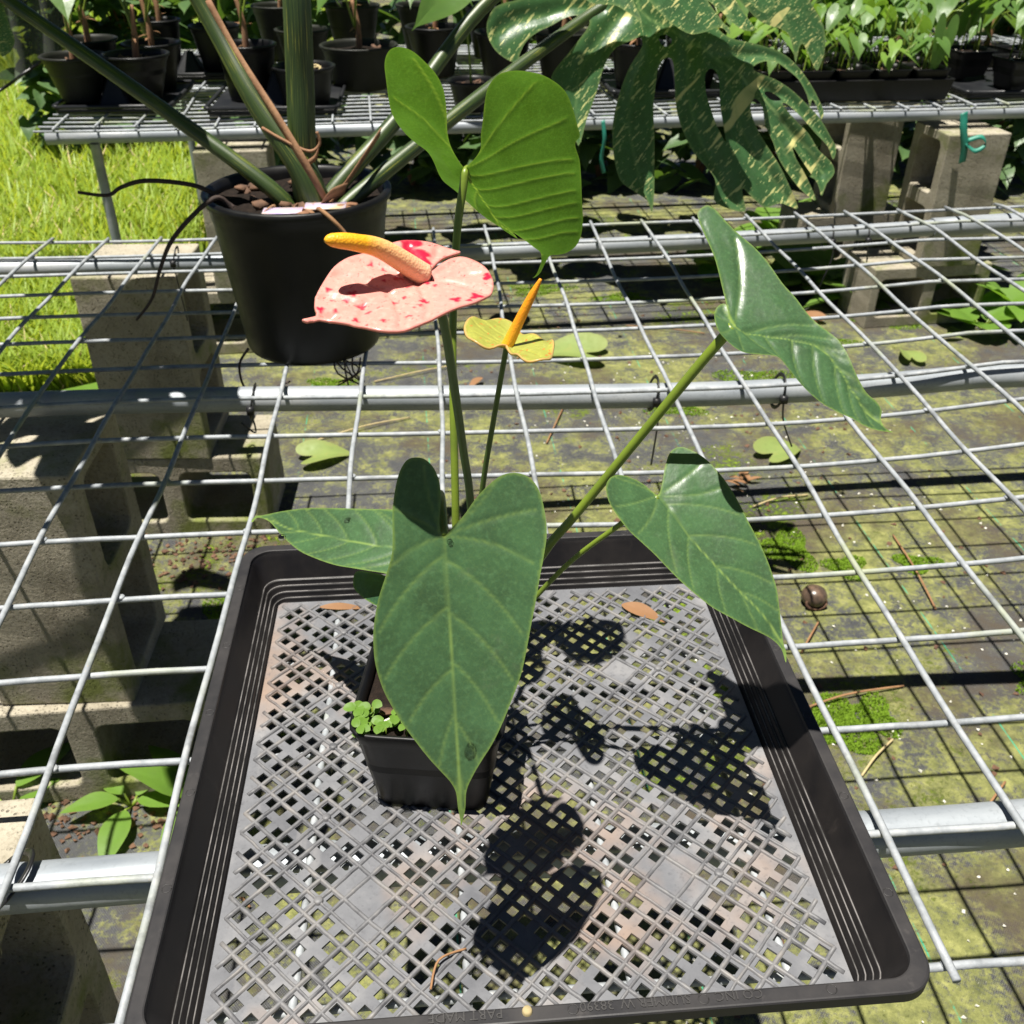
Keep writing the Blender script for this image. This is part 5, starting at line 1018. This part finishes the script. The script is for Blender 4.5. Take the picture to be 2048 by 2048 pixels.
# shade cloth at the lawn side
cl = thing('shade_cloth', (-8, 14, 1), 'grey see through shade cloth sagging beside the far bench', 'shade cloth')
vs = []
nx, nz = 26, 10
for i in range(nx):
    x = -11.5+i*(4.9/(nx-1)); zb = .95-.62*(-7.0-x)*.9 if x < -7 else 1.0
    zb = max(zb, -1.6)
    for j in range(nz): vs.append((x+.1*j, 14+.16*math.sin(i*1.3)+.06*math.sin(j), zb+(6.5-zb)*j/(nz-1)))
mk('sheet', vs, [(i*nz+j, (i+1)*nz+j, (i+1)*nz+j+1, i*nz+j+1) for i in range(nx-1) for j in range(nz-1)], 'cloth', cl)
tube('hem', [vs[i*nz] for i in range(nx)], .05, 'tie', cl, 6, 2)

# ------------------------------------------------------------------ weeds and litter on the ground
def weed(c, n, L, label, seed, shape=LANCE, up=.7, mat='weed'):
    r_ = random.Random(seed); t = thing('weed', c, label, 'weed', 'weeds under the benches')
    for k in range(n):
        a = k*2.4+r_.uniform(-.4, .4); d = dirv(a, r_.uniform(.15, up)); l_ = L*r_.uniform(.6, 1.1)
        z0 = r_.uniform(.02, .5)*L*.6
        tube('stalk', [c, V3(c)+d*l_*.2+V3((0, 0, z0))], .02, 'petiole', t, 5, 2)
        simple_leaf('leaf', V3(c)+d*l_*.2+V3((0, 0, z0)), d, dirv(a, 1.3), l_, mat, t, shape, fold=.2, droop=-.35, width=1.25)
    return t
weed((.05, -8.0, GZ), 7, 1.0, 'bright lance leaved weed growing by the mossy flat block', 1, up=1.0)
weed((-2.75, -7.95, GZ), 6, 1.1, 'shiny leaved weed in front of the flat block holes', 2)
weed((-.95, -8.0, GZ), 5, .9, 'low weed in litter at the foot of the flat block', 3, up=.4)
weed((-4.2, 3.6, GZ), 9, 1.8, 'broad leaved dark weed clump at the lawn edge', 4, ROUND, .6)
for i, (x, y, n, L) in enumerate(((15.4, 13.2, 10, 1.6), (16.6, 12.2, 12, 1.8), (17.6, 11.2, 10, 1.5), (20.9, 8.7, 9, 1.4), (22.2, 9.4, 10, 1.7), (14.4, 14.6, 9, 1.5), (21.4, 12.4, 9, 1.6), (17.3, 17.2, 10, 1.8))):
    weed((x, y, GZ), n, L, ['glossy weed clump in shade under the far bench', 'glossy weed in shade beside the far blocks', 'weed at the foot of the teal tied block', 'weed beside the flat block', 'weed tuft beyond the teal tied block', 'weed clump under the seedling tray', 'weed between the far blocks', 'tall weed deep under the far bench'][i], 20+i, (LANCE, ROUND)[i % 2], .9, 'weed')
FL = [((.9, 2.2), 1.25, .3, 'pale green fallen leaf on mossy mat below the tray corner', 'fallen'), ((8.3, 7.6), 2.1, 2.9, 'large fallen green heart leaf with a yellow tip in the aisle', 'fallen'), ((12.9, 8.2), .7, .3, 'small orange fallen leaf under the folded anthurium leaf', 'dryleaf'),
      ((17.7, 6.6), 1.05, 1.4, 'small fallen heart leaf lying on bright moss', 'fallen'), ((19.3, 8.0), .9, .1, 'narrow fallen green leaf near the bright moss', 'fallen'), ((12.0, 1.5), 1.3, .5, 'fallen yellow green leaf curled under the zip tie tail', 'fallen'), ((15.8, 9.6), 1.1, 2.2, 'brown dry leaf on the mat near the far weeds', 'dryleaf'), ((5.2, 6.2), .8, 4, 'dry brown leaf in the aisle', 'dryleaf')]
for (x, y), L, a, lab, mt in FL:
    o = simple_leaf('fallen_leaf', (x, y, GZ+.16), dirv(a, .12), (.15*math.sin(a), -.1, 1), L*.85, mt, None, HEART if L > .95 else LANCE, fold=.45, droop=-.35); tag(o, lab, 'fallen leaf')
NEED = [(.9, 3.2, 3.2, 4.2), (6.3, 7.6, 7.0, 9.6), (7.3, 4.6, 6.6, 2.6), (12.3, -.2, 10.9, -.6), (13.6, -1.9, 13.4, -4.4), (9.7, -6.9, 11.9, -6.4), (10.4, -8.3, 11.2, -7.6), (11.9, -9.2, 12.6, -8.6), (9.9, 9.8, 12.2, 9.0), (2.2, 6.4, 4.8, 7.4), (13.3, -10.3, 14.4, -9.6), (10.4, -5.4, 11.0, -4.6), (1.5, -9.5, 2.6, -9.1), (.4, -9.2, 1.1, -9.9)]
NL = ['straw coloured stalk by the pale fallen leaf under the bench', 'brown needle in the aisle below the small yellow flower', 'brown needle under the pink flower stalk', 'straw stalk beside the red brown scrap', 'curved brown needle beyond the seed husk', 'long brown stick across the pipe shadow beside the tray', 'straw stalk beside the bright moss', 'brown needle by the front pipe', 'long brown needle near the large fallen leaf', 'straw stalk in the aisle behind the large pot', 'brown needle beyond the front pipe', 'short brown needle near the seed husk', 'straw stalk under the tray', 'brown needle under the front pipe by the weed']
for i, (x0, y0, x1, y1) in enumerate(NEED):
    needle('pine_needle', (x0, y0, GZ+.04), (x1, y1, GZ+.05), 0.02, 'needle' if i % 3 else 'straw', NL[i], group='needles on the weed mat', arch=.06)
def scatter(name, pts, size, mat, label, cat):
    N = len(pts); base = np.array([(1, 0, 0), (-1, 0, 0), (0, 1, 0), (0, -1, 0), (0, 0, .6), (0, 0, -.4)])
    s_ = (size*rng.uniform(.5, 1.4, N))[:, None, None]; v = pts[:, None, :]+s_*(base[None]+rng.normal(0, .25, (N, 6, 3)))
    fc = np.array([(0, 2, 4), (2, 1, 4), (1, 3, 4), (3, 0, 4), (2, 0, 5), (1, 2, 5), (3, 1, 5), (0, 3, 5)])
    f = (np.arange(N)[:, None, None]*6+fc[None]).reshape(-1, 3)
    o = mk(name, v.reshape(-1, 3), f.tolist(), mat, origin=(0, 0, GZ), smooth=False); return tag(o, label, cat, kind='stuff')
N = 420; scatter('perlite_grains', np.stack([rng.uniform(6, 16, N), rng.uniform(-13, 8, N), np.full(N, GZ+.02)], 1), .026, 'perlite', 'tiny pale perlite grains scattered on the weed mat', 'perlite')
N = 700; a = rng.uniform(0, 1, N)
lit = np.concatenate([np.stack([rng.uniform(-3.5, .6, 260), rng.normal(-8.1, .35, 260), np.full(260, GZ+.03)], 1), np.stack([rng.uniform(-3, 1.0, 260), rng.normal(-1.5, .6, 260), np.full(260, GZ+.03)], 1), np.stack([rng.uniform(-9, -3, 500), rng.uniform(14, 26, 500), np.full(500, GZ+.05)], 1), np.stack([rng.uniform(3, 16, 380), rng.uniform(-12, 14, 380), np.full(380, GZ+.02)], 1)])
scatter('leaf_litter', lit, .05, 'bark', 'brown leaf litter crumbs on the ground', 'leaf litter')
# seed husk on the mat and red brown debris
sh = thing('seed_husk', (11.1, -4.0, GZ), 'dark shiny round seed husk lying on the moss beside the tray', 'shell')
v, f = lathe_geo([(.01, 0), (.16, .02), (.24, .12), (.25, .22), (.2, .33), (.1, .39), (.01, .40)], (11.1, -4.0, GZ), 18); mk('shell_body', v, f, 'shell', sh)
mk('shell_lip', *tube_geo(V3([(11.1+.2*math.cos(t), -4.16+.05*math.sin(t), GZ+.14+.11*math.sin(t)) for t in np.linspace(0, 6.28, 16)]), .03, 6)[:2], 'bark', sh)
db = thing('bark_scrap', (10.9, .5, GZ), 'red brown scrap of dry flower debris on the mat', 'bark scrap')
for k in range(10): simple_leaf('scale', (10.9+rnd.uniform(-.3, .3), .4+rnd.uniform(-.35, .3), GZ+.08), dirv(rnd.uniform(0, 6.28), .5), (0, 0, 1), .35, 'dryleaf', db, LANCE, fold=.5, n=1)
